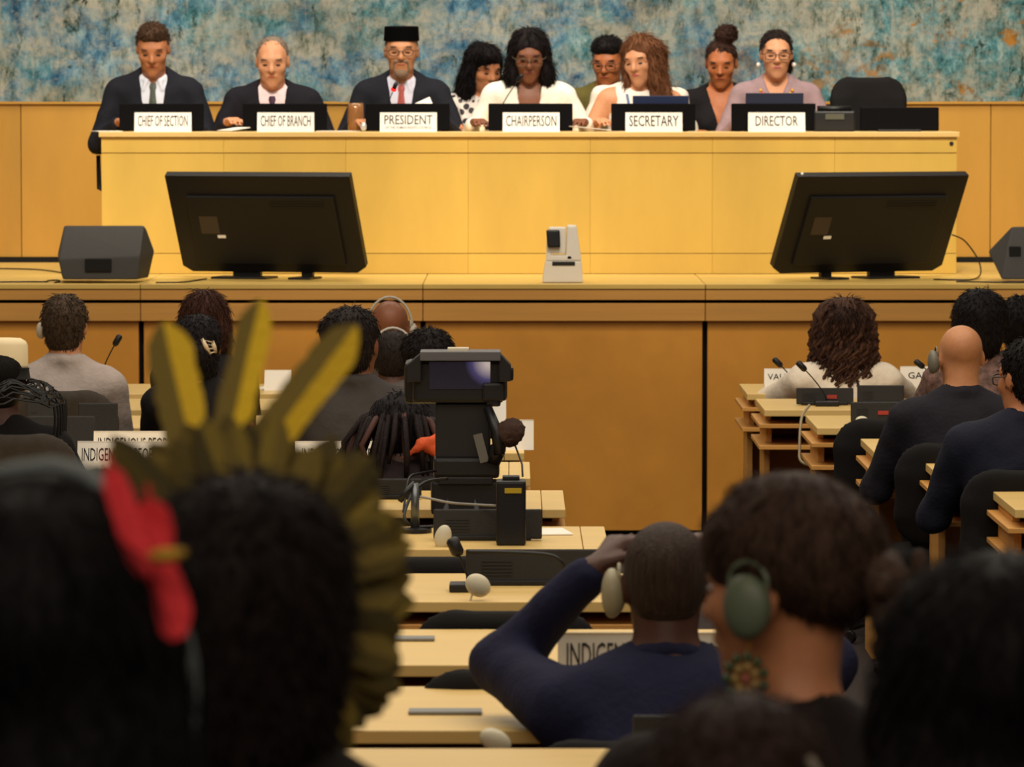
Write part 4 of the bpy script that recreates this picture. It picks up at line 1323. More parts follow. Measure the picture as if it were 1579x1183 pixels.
def wedge_speaker(label, pts_fn, hole, cable):
    Yb = 24.3
    pts = [W(px, py, Y) for px, py, Y in pts_fn]
    base = Vector((sum(p.x for p in pts) / len(pts), Yb, STAGE_Z))
    r = thing('stage_monitor_speaker', label, 'speaker', base, 0, 'wedge speakers on the stage')
    bm = bmesh.new()
    for p_ in pts:
        v = p_ - base; v.z = max(v.z, .003); bm.verts.new(v)
    bmesh.ops.convex_hull(bm, input=bm.verts[:])
    loose = [v for v in bm.verts if not v.link_faces]
    bmesh.ops.delete(bm, geom=loose, context='VERTS')
    bmesh.ops.bevel(bm, geom=bm.edges[:], offset=.008, segments=2, profile=.6, affect='EDGES', clamp_overlap=True)
    me = bpy.data.meshes.new('cabinet'); bm.to_mesh(me); bm.free()
    link('cabinet', me, mat('speaker_paint', (52, 50, 48), .7, bump=.3, bscale=250), r)
    a, c = W(hole[0], hole[2], hole[4]) - base, W(hole[1], hole[3], hole[4]) - base
    MB().box(((a.x + c.x) / 2, a.y + .01, (a.z + c.z) / 2), (c.x - a.x, .04, a.z - c.z)).build('handle_recess', m_blackmatte, r, bevel=.004)
    return r
wedge_speaker('dark grey wedge speaker at the left of the stage',
              [(97, 431, 24.22), (212, 431, 24.22), (90, 400, 24.24), (216, 395, 24.24), (99, 348, 24.40), (222, 348, 24.40), (238, 388, 24.55), (229, 428, 24.55), (89, 392, 24.5), (96, 428, 24.6), (225, 352, 24.66), (102, 352, 24.66)],
              (131, 172, 399, 419, 24.225), 0)
wedge_speaker('dark grey wedge speaker cut by the right edge of the stage',
              [(1545, 431, 24.22), (1640, 431, 24.22), (1524, 388, 24.45), (1560, 350, 24.35), (1640, 348, 24.35), (1545, 428, 24.6), (1640, 428, 24.6), (1640, 350, 24.66), (1562, 352, 24.66)],
              (1556, 1574, 380, 408, 24.285), 0)
def cable(label, pts, r=.004, material=None, name='cable'):
    # Catmull-Rom through the points
    P = [Vector(p) for p in pts]; out = []
    Q = [P[0]] + P + [P[-1]]
    for i in range(1, len(Q) - 2):
        for k in range(6):
            t = k / 6
            a, b_, c, d = Q[i - 1], Q[i], Q[i + 1], Q[i + 2]
            out.append(.5 * ((2 * b_) + (c - a) * t + (2 * a - 5 * b_ + 4 * c - d) * t * t + (-a + 3 * b_ - 3 * c + d) * t ** 3))
    out.append(P[-1])
    o = MB().tube(out, r, 6).build(name, material or m_black, None, smooth=True)
    return tag(o, label, 'cable')
SZ = STAGE_Z + .005
def on_stage(px, Y): return Vector((DX(px, Y), Y, SZ))
cable('thin black cable on the stage floor left of the left speaker', [on_stage(-20, 24.25), on_stage(40, 24.3), on_stage(70, 24.3), on_stage(74, 24.45), on_stage(88, 24.5), on_stage(92, 24.35), on_stage(84, 24.2)])
cable('thin black cable lying across the stage floor behind the left speaker', [on_stage(-20, 26.2), on_stage(60, 26.0), on_stage(110, 25.3), on_stage(128, 24.9)])
cable('thin black cable between the left television and the speaker', [on_stage(318, 24.7), on_stage(300, 24.45), on_stage(280, 24.25), on_stage(240, 24.2)])
cable('thin black cable looping up behind the right television', [W(1468, 362, 24.95), W(1488, 372, 24.98), W(1508, 400, 25.0), W(1512, 422, 24.95), on_stage(1500, 24.6), on_stage(1470, 24.55), on_stage(1440, 24.62)])
cable('thin black cable on the stage under the right television', [on_stage(1475, 24.32), on_stage(1520, 24.26), on_stage(1560, 24.2), on_stage(1640, 24.2)])

# small white pan-tilt camera at the stage edge
Yc = 24.26; sC = FPX / Yc
b = W(868, 436, Yc)
r = thing('pan_tilt_camera', 'small white pan-tilt camera standing at the stage edge', 'camera', (b.x, Yc, STAGE_Z))
m_ptz = mat('white_camera_plastic', (216, 210, 198), .45)
X = lambda px: (px - 868) / sC
Zc = lambda py: (436 - py) / sC
def trap(x0, x1, x2, x3, z0, z1, y0, y1):
    return [(x0, y0, z0), (x1, y0, z0), (x3, y0, z1), (x2, y0, z1)]
MB().prism(trap(X(836), X(899), X(841), X(897), .002, Zc(402), 0, 0), (0, .17, 0)).build('base', m_ptz, r, bevel=.008)
MB().prism(trap(X(846), X(884), X(849), X(882), Zc(402), Zc(393), 0, 0), (0, .12, 0)).build('turntable', m_ptz, r, bevel=.006)
MB().prism(trap(X(872), X(897), X(874), X(889), Zc(402), Zc(347), 0, 0), (0, .10, 0)).build('yoke', m_ptz, r, bevel=.010)
MB().prism(trap(X(842), X(850), X(843), X(850), Zc(402), Zc(360), 0, 0), (0, .08, 0)).build('yoke', m_ptz, r, bevel=.006)
hd = MB().prism(trap(X(847), X(872), X(846), X(872), Zc(391), Zc(350), 0, 0), (0, .10, 0)).build('camera_head', m_ptz, r, bevel=.008)
MB().prism(trap(X(844), X(864), X(842), X(863), Zc(381), Zc(354), 0, 0), (0, -.03, 0)).build('lens', m_black, hd, bevel=.008)
MB().box((X(869), -.002, Zc(406)), (.115, .006, .020)).build('indicator_slot', m_black, r, bevel=.002)
for q in (-1,):
    r.children[0].location.y += 0

# ================================================================== HALL PEOPLE
SEAT_Y = {1: 20.90, 2: 19.85, 3: 18.60, 4: 17.36, 5: 16.14, 6: 14.80, 7: 13.42, 8: 12.0, 9: 10.75, 10: 9.66}
AW = ((.20, .36, .83), (-.20, .36, .83))
hall_chair = make_chair('x', 'black chairs in the hall', back_top=.87, arms=False, back_w=.47)
low_chair = make_chair('x', 'low-backed black chairs between the desks', back_top=.84, arms=False, back_w=.46)
grey_chair = make_chair('x', 'grey-brown padded chairs in the left block', back_top=.98, arms=False, fabric=m_chair_grey, back_w=.42)
def chair_at(src, px, Y, label, dz=0.0, rz=0.0):
    return place(src, (DX(px, Y - .25), Y, dz), rz, label)

# grey-suited man on the left
p = person('man in light grey suit with short hair seated at far left, seen from behind', 101, 505, SEAT_Y[3], 0, 0, 'olive', hs=1.02, lean=.10, pitch=.05, yaw=-.10, jacket=(162, 150, 144), shirt=(190, 190, 200),
           wrists=((.15, .36, .83), (-.15, .36, .83)), poles=((.25, -.3, -.9), (-.25, -.3, -.9)), shoulder=.97, vox=.009)
hair(p, 'back', (70, 56, 44))
earpiece(p, -1, (190, 180, 160), .7)
chair_at(grey_chair, 96, SEAT_Y[3] - .02, 'grey-brown chair back behind the man in the light grey suit')
# hat
p = person('person in black with a cream hat and black lace veil at the left edge', 2, 590, SEAT_Y[5], 0, 0, 'deep', hs=1.0, lean=.10, pitch=.05, jacket=(16, 13, 14), top='shirt', vee_w=0, wrists=AW)
hair(p, 'back', (14, 11, 11), fz=None)
H, s = p.H, p.hs
hat = MB().lathe([(.092, .045), (.092, .060), (.091, .125), (.084, .140), (.066, .150), (.03, .152)], 28, H.V((0, -.012, 0)), H.M()).build('hat', mat('cream_felt', (226, 210, 170), .8), p.root, smooth=True)
MB().lathe([(.103, .010), (.100, .012), (.095, .044), (.097, .050)], 28, H.V((0, -.012, 0)), H.M()).build('hat_band', m_blackmatte, hat, smooth=True)
lace = MB()
def brim(t, q):
    rr = .090 + .125 * q
    dz = -.01 - .045 * q ** 1.5 - .06 * max(0, q - .6) + .012 * math.sin(5 * t + 1)
    return H.V((math.cos(t) * rr, math.sin(t) * rr - .012, .012 + dz))
for k in range(40):
    t = 2 * math.pi * k / 40
    lace.tube([brim(t + .25 * math.sin(q * 6 + k), q) for q in np.linspace(0, 1, 7)], .0035, 4)
for q in np.linspace(.15, 1, 6):
    lace.tube([brim(2 * math.pi * k / 40, q + .04 * math.sin(k * 2.3)) for k in range(41)], .0035, 4, caps=False)
for sg in (1, -1):
    for k in range(9):
        t = (sg > 0 and -.5 or math.pi - .3) + .1 * k
        e = brim(t, 1.0)
        lace.tube([e, e + Vector((.004, 0, -.04)), e + Vector((.0, 0, -.11 - .015 * (k % 3)))], .0045, 4)
lace.build('lace_veil', mat('black_lace', (14, 12, 13), .7), hat)

# two people one behind the other
p = person('person with reddish-brown hair, partly hidden behind the hair-clip wearer', 316, 497, SEAT_Y[2], 0, 0, 'tan', hs=1.0, lean=.08, jacket=(24, 20, 23), top='shirt', vee_w=0, wrists=((.13, .36, .83), (-.13, .36, .83)), poles=((.2, -.3, -.9), (-.2, -.3, -.9)), shoulder=.85)
hair(p, 'bob', (66, 42, 34))
p = person('person in black with dark hair gathered in a cream hair clip', 306, 536, SEAT_Y[3] - .1, 0, 0, 'brown', hs=1.02, lean=.12, jacket=(18, 15, 17), top='shirt', vee_w=0, wrists=((.13, .36, .83), (-.13, .36, .83)), poles=((.2, -.3, -.9), (-.2, -.3, -.9)), bulk=1.0, shoulder=.84)
hair(p, 'back', (28, 24, 27), extra=[('E', (0, -.105, -.03), (.055, .045, .06), 'u', .02), ('E', (0, -.05, -.07), (.075, .06, .08), 'u', .03), ('E', (-.075, -.02, .045), (.035, .05, .04), 'u', .03)], noise=(.003, 70))
mcl = mat('cream_hair_clip', (206, 186, 150), .4)
H = p.H
c = MB()
for a, b_ in (((.022, -.125, .040), (.052, -.120, -.020)), ((.060, -.095, .03), (.072, -.085, -.015))):
    c.tube([H.V(a), H.V([(a[i] + b_[i]) / 2 + (0, -.010, 0)[i] for i in range(3)]), H.V(b_)], [.006, .010, .006], 8)
for k in range(4):
    q = k / 3
    c.tube([H.V((.022 + .03 * q, -.125, .035 - .05 * q)), H.V((.058 + .012 * q, -.10, .026 - .038 * q))], .003, 6)
c.build('hair_clip', mcl, p.root, smooth=True)
# red bag-like cloth on both sides
T, z = p.T, p.z
redm = mat('red_cloth', (176, 52, 34), .8, bump=.3, bscale=80)
sdf_obj('red_scarf', chain([(-.17, .0, z(.22)), (-.185, -.06, z(.02)), (-.17, -.08, -.10)], [.02, .03, .028], T, k=.03) + chain([(.20, .0, z(.34)), (.215, -.02, z(.18)), (.19, -.05, z(.0))], [.02, .03, .03], T, k=.03), .012, redm, p.root, noise=(.003, 60))

# man in the dark grey jacket
p = person('man in dark grey jacket with greying dark hair, left of the video camera', 545, 533, SEAT_Y[4], 0, 0, 'brown', hs=1.12, lean=.10, pitch=.05, yaw=-.25, jacket=(62, 58, 56), shirt=(150, 130, 120), wrists=AW, shoulder=1.0, bulk=1.1)
hair(p, 'back', (36, 29, 28), extra=[('E', (-.045, -.05, .05), (.05, .06, .05), 'u', .03)], noise=(.002, 90))
paper('white paper beside the man in the dark grey jacket', 512, SEAT_Y[4] + .55, DESK_Z + .003, .21, .20, .2, 0)
# listeners with headphones
p = person('bald man with white listening headphones, farther of two headphone wearers', 601, 507, SEAT_Y[1], 0, 0, 'brown', hs=1.06, lean=.08, jacket=(60, 56, 58), wrists=AW, shirt=(180, 180, 180))
earpiece(p, 1, (170, 164, 150), .8, band=True, name='headphones')
p = person('bald man with white headphone band, nearer of two headphone wearers', 606, 557, SEAT_Y[2], 0, 0, 'deep', hs=1.04, lean=.12, pitch=.1, jacket=(84, 78, 76), wrists=AW, shirt=(120, 110, 110))
hair(p, 'cropped', (34, 27, 25))
earpiece(p, -1, (178, 172, 160), .8, band=True, name='headphones')
p = person('person with short black curly hair, behind the video camera', 660, 563, SEAT_Y[3], 0, 0, 'dark', hs=1.05, lean=.10, jacket=(30, 26, 28), wrists=AW, top='shirt', vee_w=0)
hair(p, 'back', (24, 19, 19), noise=(.005, 120), extra=[('E', (0, -.01, .06), (.092, .10, .075), 'u', .03)])
# braided person
p = person('person bent forward with long dark braids and orange-red top', 618, 672, SEAT_Y[5], 0, 0, 'deep', hs=1.05, lean=.50, pitch=.55, jacket=(44, 34, 36), top='shirt', vee_w=0, wrists=((.2, .42, .83), (-.2, .42, .83)), poles=((.6, -.6, -.6), (-.6, -.6, -.6)))
hair(p, 'back', (22, 18, 22), extra=[('E', (0, -.05, .02), (.098, .095, .09), 'u', .03)], noise=(.004, 80), fz=(1500, .03, .08))
br = []
rr = random.Random(3)
for k in range(40):
    a = -2.6 + 5.2 * k / 39 + rr.uniform(-.1, .1)
    x0, y0 = math.sin(a) * .095, -math.cos(a) * .095
    top_ = p.H.V((x0, y0 - .02, .03 + .03 * rr.random()))
    out = Vector((x0, y0 * .8, 0)).normalized() if abs(x0) + abs(y0) > .01 else Vector((0, -1, 0))
    L = .16 + .12 * rr.random()
    pts = [top_, top_ + out * .045 + Vector((0, 0, -.02)), top_ + out * (.085 + .04 * rr.random()) + Vector((0, 0, -.02 - L * .5)), top_ + out * (.08 + .05 * rr.random()) + Vector((rr.uniform(-.02, .02), 0, -.02 - L))]
    br.append(pts)
for k, pts in enumerate(br):
    MB().tube(pts, [.011, .012, .010, .006], 6).build('braid', hair_mat((30, 22, 22)) if k % 5 else mat('rust_braid', (66, 34, 26), .7), p.root, smooth=True)
bpy.context.view_layer.update()
o_ = [W(px, py, SEAT_Y[5] - dy) - p.root.location for px, py, dy in ((622, 706, .17), (652, 686, .15), (680, 676, .12), (680, 704, .14))]
sdf_obj('orange_scarf', chain([tuple(v) for v in (o_[0], o_[1], o_[2])], [.008, .014, .022], k=.03) + chain([tuple(v) for v in (o_[1], o_[3])], [.012, .02], k=.03), .008, mat('orange_cloth', (206, 84, 40), .8, bump=.4, bscale=60), p.root, noise=(.004, 70))
chair_at(low_chair, 612, SEAT_Y[5] - .02, 'low black chair back under the INDIGENOUS plate beside the video camera')

# right block
p = person('woman with long curly dark brown hair and white blouse, seen from behind', 1302, 512, SEAT_Y[1], 0, 0, 'olive', hs=1.08, lean=.10, jacket=(226, 214, 196), top='shirt', vee_w=0, female=True, wrists=((.10, .36, .87), (-.10, .36, .87)), poles=((.8, .0, -.45), (-.8, .0, -.45)), bulk=1.05, shoulder=1.02)
hair(p, 'long', (48, 31, 25), extra=[('E', (0, -.035, .03), (.094, .100, .092), 'u', .03), ('E', (0, -.055, -.09), (.10, .060, .14), 'u', .03)], noise=(.003, 110), vox=.008, fz=(1800, .05, .40))
locks(p, 120, .35, (74, 49, 37), 11, .0085, .022, 58, (.122, .134), (-2.4, 2.4), top=.136)
locks(p, 120, .33, (54, 35, 28), 12, .0075, .020, 80, (.118, .132), (-2.4, 2.4), top=.132)
p = person('bald man in dark navy suit with grey listening earpiece, right block', 1481, 553, SEAT_Y[4], 0, 0, 'olive', hs=1.02, lean=.16, pitch=.15, yaw=.1, jacket=(30, 28, 36), shirt=(60, 60, 70), wrists=AW, shoulder=1.08, bulk=1.15)
earpiece(p, -1, (112, 108, 96), 1.05)
chair_at(hall_chair, 1382, SEAT_Y[3] + .0, 'empty black armchair between the curly-haired woman and the bald man')
chair_at(hall_chair, 1484, SEAT_Y[4] - .06, 'black armchair of the bald man in the navy suit')
p = person('person with full black hair and flowered top, behind the bald man', 1514, 503, SEAT_Y[2], 0, 0, 'tan', hs=1.12, lean=.08, yaw=-.35, jacket=(96, 70, 72), top='shirt', vee_w=0, wrists=AW, jmat=mat('flowered_cloth', (100, 76, 70), .8, var=.6, vscale=45))
hair(p, 'back', (20, 16, 18), extra=[('E', (0, -.03, .035), (.100, .108, .102), 'u', .03), ('E', (0, -.06, -.04), (.092, .07, .09), 'u', .03)], noise=(.002, 80))
p = person('dark-haired person at the right edge, farthest from the viewer', 1572, 506, SEAT_Y[1], 0, 0, 'tan', hs=1.05, lean=.08, jacket=(40, 36, 40), wrists=AW)
hair(p, 'back', (18, 14, 16), extra=[('E', (0, -.03, .035), (.095, .105, .095), 'u', .03)])
p = person('man in dark blue suit and glasses cut by the right edge', 1584, 585, SEAT_Y[5], 0, 0, 'tan', hs=1.08, lean=.10, yaw=.55, pitch=.05, jacket=(26, 28, 42), shirt=(160, 160, 170), wrists=AW, shoulder=1.18, bulk=1.15)
hair(p, 'back', (22, 18, 19))
eyeglasses(p, (60, 26, 26))
chair_at(hall_chair, 1594, SEAT_Y[5] - .06, 'black armchair of the man in glasses at the right edge')

# empty chairs of the left block
chair_at(low_chair, 660, SEAT_Y[7] - .02, 'empty low black chair before the seventh row on the left')
chair_at(low_chair, 780, SEAT_Y[8], 'empty low black chair beside the blue-jacketed man, farther one')
chair_at(low_chair, 800, SEAT_Y[9] + .02, 'empty low black chair directly before the blue-jacketed man')
chair_at(grey_chair, 22, SEAT_Y[5] + .06, 'grey-brown padded chair back below the cream-hatted person', dz=.0)
chair_at(grey_chair, -60, SEAT_Y[6] + .04, 'grey-brown padded chair back at the left edge, nearest', dz=.0)

# man in the blue jacket holding something up to his face
Yb = SEAT_Y[10]
def rel(px, py, Y, root_xy, sc):
    v = W(px, py, Y)
    return ((v.x - root_xy[0]) / sc, (v.y - root_xy[1]) / sc, v.z / sc)
sc = 1.10
hx = W(1026, 905, Yb + .12)
rt = (hx.x, Yb - .06)
wl = rel(914, 884, Yb + .22, rt, sc); wr = rel(1140, 884, Yb + .22, rt, sc)
p = person('man in navy blue jacket raising both hands to his face, elbow out', 1026, 905, Yb + .12, 0, 0, 'deep', sc=sc, hs=1.0, lean=.30, pitch=.10, jacket=(25, 26, 52), top='shirt', vee_w=0,
           wrists=(wr, wl), poles=((.58, .05, -.78), (-.58, .05, -.78)), fingers=(((-.6, .5, .62), (.3, -.2, .9), .5), ((.62, .5, .58), (-.3, -.2, .9), .5)), shoulder=1.04, bulk=1.2, vox=.008, neck_len=.035)
hair(p, 'cropped', (56, 44, 38), fz=None)
T, z = p.T, p.z
sdf_obj('collar', chain([(math.sin(t) * .066, -math.cos(t) * .062 - .004, z(.53) + .03 + .02 * math.cos(t)) for t in np.linspace(-2.7, 2.7, 13)], [.020] * 13, T, k=.02), .008, p.mj, p.root)
earpiece(p, -1, (158, 150, 122), 1.15)
print('blue man ts', p.ts, 'arms', p.arms)
chair_at(low_chair, 985, Yb - .05, 'low black chair under the man in the navy blue jacket')

# ================================================================== THE NEAREST LISTENERS
FA, FB = .36, .27
# woman with the earpiece and bead earring
p = person('woman with upswept dark brown hair, green-grey earpiece and flower bead earring', 1214, 910, 6.0, FB, 0, 'tan', hs=1.04, lean=.06, pitch=.05, yaw=1.0, female=True, jacket=(30, 23, 22), top='shirt', vee_w=0, wrists=((.2, .36, .80), (-.2, .36, .80)), vox=.007, neck_len=.02)
hair(p, 'pulled', (62, 44, 35), vox=.006, extra=[('E', (0, -.028, .048), (.088, .104, .082), 'u', .02), ('E', (0, .028, .055), (.078, .080, .066), 'u', .03), ('E', (0, -.07, .0), (.055, .045, .035), 'u', .03), ('E', (0, -.005, .110), (.05, .06, .028), 'u', .03), ('E', (-.09, .010, -.035), (.03, .045, .05), 's', .008)], noise=(.0012, 60), fz=(5000, .022, .03), fw=.0010)
rr = random.Random(5); ex = []
for k in range(34):
    ex.append(('E', (rr.uniform(-.035, .035), -.150 + rr.uniform(-.03, .025), .035 - .11 * rr.random()), (rr.uniform(.010, .018), .012, rr.uniform(.012, .022)), 'u', .006))
hair(p, 'none', (70, 52, 42), vox=.006, extra=[('E', (0, -.145, -.02), (.03, .03, .055), 'u', .02), ('E', (0, -.11, .02), (.03, .04, .03), 'u', .02)] + ex, name='curled_ponytail')
earpiece(p, -1, (96, 104, 84), .95)
H, s = p.H, p.hs
mbd = [mat('amber_bead', (150, 120, 66), .35), mat('green_bead', (52, 72, 42), .35), mat('rose_bead', (150, 84, 66), .35)]
ctr = np.array((-.098 * s, .006, -.098 * s))
for ring, (n, rad, mi) in enumerate(((1, 0, 2), (7, .015, 0), (11, .027, 1))):
    for k in range(n):
        t = 2 * math.pi * k / max(n, 1)
        q = ctr + np.array((0, math.cos(t) * rad, math.sin(t) * rad))
        blob('earring_bead', p.root, H.V(q), (.006, .0072, .0072), mbd[mi], sub=2)
MB().tube([H.V((-.088 * s, 0, -.04 * s)), H.V((-.095 * s, .004, -.07 * s))], .0012, 5).build('earring_hook', mgold, p.root)

# big-haired listener at the lower right
p = person('listener with thick black hair filling the lower right corner', 1540, 1080, 4.6, FA, 0, 'tan', hs=1.06, lean=.05, jacket=(20, 15, 17), top='shirt', vee_w=0, wrists=((.2, .36, .80), (-.2, .36, .80)), vox=.010)
hair(p, 'long', (16, 12, 13), vox=.008, extra=[('E', (0, -.03, .03), (.102, .108, .100), 'u', .03), ('E', (0, -.05, -.14), (.125, .09, .16), 'u', .04)], noise=(.002, 70), fz=(5000, .05, .16), fw=.0013)
locks(p, 120, .30, (17, 12, 13), 9, .006, .009, 45, (.106, .132), (-2.6, 2.6), top=.130)
# head at the bottom
p = person('listener with short dark brown hair at the bottom edge', 1140, 1294, 4.2, FA, 0, 'tan', hs=1.03, lean=.05, jacket=(30, 24, 22), top='shirt', vee_w=0, wrists=((.2, .36, .80), (-.2, .36, .80)), vox=.010)
hair(p, 'back', (46, 30, 25), vox=.007, noise=(.0012, 90), fz=(5000, .02, .3), fw=.0011)
MB().tube([p.H.V((.055, -.095, .085)), p.H.V((.075, -.085, .055)), p.H.V((.088, -.06, .03)), p.H.V((.092, -.02, .0))], .0035, 6).build('headset_wire', mat('grey_wire', (120, 108, 92), .4), p.root, smooth=True)

# long-haired person at the lower left with a red feather band
p = person('listener with long black hair and a red feathered band, lower left', 84, 1022, 3.7, FA, 0, 'tan', hs=1.10, lean=.05, yaw=-.3, jacket=(22, 16, 18), top='shirt', vee_w=0, wrists=((.2, .36, .80), (-.2, .36, .80)), vox=.010)
hair(p, 'long', (13, 10, 11), vox=.008, extra=[('E', (0, -.03, .03), (.094, .104, .092), 'u', .03), ('E', (0, -.04, -.13), (.108, .09, .16), 'u', .04)], noise=(.0012, 60), fz=(5000, .05, .10), fw=.0012)
A = p

def feather(name, base, tip, nrm, width, ca, cb, parent, seed, droop=0.0, yellow_side=1, pts_n=14, tipw=.35, tip0=.72):
    """two-vaned feather: shaft and shaded vane in one mesh, the bright vane as a piece of it"""
    rr = random.Random(seed)
    base = Vector(base); tip = Vector(tip); u = (tip - base); L = u.length; u.normalize()
    n = Vector(nrm); n = (n - u * n.dot(u)).normalized(); w = u.cross(n).normalized()
    def vane(sg):
        vs = []; fs = []
        for i in range(pts_n + 1):
            t = i / pts_n
            prof = min(1.0, (t / .16) ** .6 if t > 0 else 0) * (1 - max(0, (t - tip0) / (1 - tip0)) ** 2.2 * (1 - tipw * .3))
            hw = max(.0008, width / 2 * prof * (.93 + .14 * rr.random()))
            c = base + u * (t * L) + n * (droop * t * t)
            lift = n * (-.10 * hw)
            for (q, f) in ((0, 0), (.55, .6), (1.0, 1.0)):
                pt = c + w * sg * hw * q + lift * f
                vs.append(pt + n * .0009); vs.append(pt - n * .0009)
        k = 6
        for i in range(pts_n):
            a = i * k; b_ = a + k
            fs += [(a, a + 2, b_ + 2, b_), (a + 2, a + 4, b_ + 4, b_ + 2), (a + 1, b_ + 1, b_ + 3, a + 3), (a + 3, b_ + 3, b_ + 5, a + 5), (a + 4, a + 5, b_ + 5, b_ + 4), (a, b_, b_ + 1, a + 1)]
        fs += [(0, 1, 3, 2), (2, 3, 5, 4)]
        e = pts_n * k
        fs += [(e, e + 2, e + 3, e + 1), (e + 2, e + 4, e + 5, e + 3)]
        return vs, fs
    m = MB(); m.add(*vane(-yellow_side))
    m.tube([base - u * .01, base + u * L * .5 + n * droop * .25, base + u * L * .97 + n * droop * .94], [.0022, .0016, .0005], 6)
    o = m.build(name, ca, parent)
    m2 = MB(); m2.add(*vane(yellow_side)); m2.build('vane', cb, o)
    return o

H, s = A.H, A.hs
mband = mat('grey_blue_band', (104, 110, 110), .8)
mred = mat('red_feather', (226, 52, 58), .8, bump=.3, bscale=120)
mred2 = mat('deep_red_feather', (206, 40, 46), .8, bump=.3, bscale=120)
myel = mat('yellow_tuft', (170, 130, 30), .8)
Ai = A.root
def loc(root, v):
    return root.matrix_basis.inverted() @ v
bpy.context.view_layer.update()
band = MB()
pts = [loc(Ai, W(px, py, Y)) for px, py, Y in ((-30, 735, 3.66), (20, 722, 3.66), (80, 716, 3.66), (130, 730, 3.66), (178, 768, 3.66), (214, 815, 3.66), (252, 895, 3.66), (288, 985, 3.66), (298, 1040, 3.66), (296, 1120, 3.66), (288, 1200, 3.66))]
bo = band.tube(pts, [.004, .005, .006, .008, .009, .007, .005, .005, .005, .004, .004], 8).build('headband', mband, Ai, smooth=True)
Yr = 3.60
for k, (a, b_, w_, mm) in enumerate((((168, 716), (226, 890), .020, mred), ((200, 790), (276, 985), .036, mred), ((230, 768), (250, 900), .028, mred2), ((192, 770), (258, 965), .024, mred2))):
    feather('red_feather', loc(Ai, W(a[0], a[1], Yr + .012 * k)), loc(Ai, W(b_[0], b_[1], Yr + .012 * k)), (0, -1, 0), w_, mm, mred, bo, 40 + k, tipw=1.0)
MB().tube([loc(Ai, W(232, 858, Yr - .01)), loc(Ai, W(258, 857, Yr - .01)), loc(Ai, W(286, 852, Yr - .005))], [.004, .006, .003], 8).build('yellow_tuft', myel, bo, smooth=True)
MB().tube([loc(Ai, W(252, 1085, 3.64)), loc(Ai, W(246, 1130, 3.64)), loc(Ai, W(240, 1200, 3.64))], [.004, .006, .006], 8).build('red_cord', mred2, bo, smooth=True)

# person with the feather crown
p = person('listener with thick dark hair wearing the feather crown', 390, 957, 4.6, FA, 0, 'tan', hs=1.09, lean=.05, yaw=-.15, jacket=(26, 22, 20), top='shirt', vee_w=0, wrists=((.2, .36, .80), (-.2, .36, .80)), vox=.010)
hair(p, 'back', (30, 21, 19), vox=.008, extra=[('E', (0, -.03, .04), (.084, .10, .080), 'u', .03), ('E', (0, -.035, -.02), (.088, .095, .105), 'u', .03), ('E', (0, -.04, -.09), (.074, .075, .07), 'u', .03)], noise=(.0022, 110), fz=(6000, .022, .35), fw=.0013)
Bp = p
ctr = W(392, 945, 4.72)
crown = thing('feather_crown', 'crown of olive and long yellow feathers worn on the dark-haired head', 'headdress', ctr)
mol = [mat('olive_feather_%d' % k, c, .85, bump=.5, bscale=180, stretch=(1, 1, 3)) for k, c in enumerate(((126, 106, 46), (104, 88, 40), (142, 120, 48), (84, 72, 36)))]
mye = [mat('yellow_lit_vane_%d' % k, c, .8, bump=.4, bscale=160) for k, c in enumerate(((232, 190, 36), (222, 180, 36)))]
sB = FPX / 4.72
# woven band around the brow, in front of the hair as seen from the stage
bandp = [Vector((math.sin(t) * .088, .02 * math.cos(2 * t), math.cos(t) * .105)) for t in np.linspace(-2.4, 2.4, 25)]
MB().tube(bandp, .009, 8).build('crown_band', mat('woven_band', (70, 44, 26), .9), crown, smooth=True)
rr = random.Random(21)
def dirp(ang): return Vector((math.sin(ang), 0, math.cos(ang)))
n = 62
for k in range(n):
    ang = math.radians(-78 + (172 + 78) * k / (n - 1)) + rr.uniform(-.03, .03)
    r1 = float(np.interp(math.degrees(ang), [-80, -48, -31, 0, 18, 35, 60, 90, 120, 172], [.205, .224, .214, .196, .190, .190, .175, .164, .156, .158])) + rr.uniform(-.022, .008)
    d = dirp(ang)
    b0 = Vector((d.x * .070, .012 * (k % 3) - .012, d.z * .088))
    tip = Vector((d.x * r1, -.01 + rr.uniform(-.02, .02), d.z * r1))
    feather('feather', b0, tip, Vector((rr.uniform(-.3, .3), -1, rr.uniform(-.3, .3))), .031 + rr.uniform(-.005, .007), mol[rr.randrange(4)], mol[rr.randrange(4)], crown, 100 + k, tipw=.5)
for (bx, by), (tx, ty), w_, sd in (((300, 730), (252, 497), .046, 1), ((338, 730), (402, 462), .036, 2), ((380, 722), (548, 502), .042, 3)):
    a = W(bx, by, 4.76) - ctr; t = W(tx, ty, 4.80) - ctr
    a = a - (t - a) * .25
    o = feather('long_feather', a, t, (0, -1, 0), w_, mol[0], mye[sd % 2], crown, sd, yellow_side=1, tipw=.5, pts_n=28, tip0=.84)  # light painted in: yellow vane for the lit half, olive for the other
    o['label'] = 'long upright feather, its lit half painted yellow'

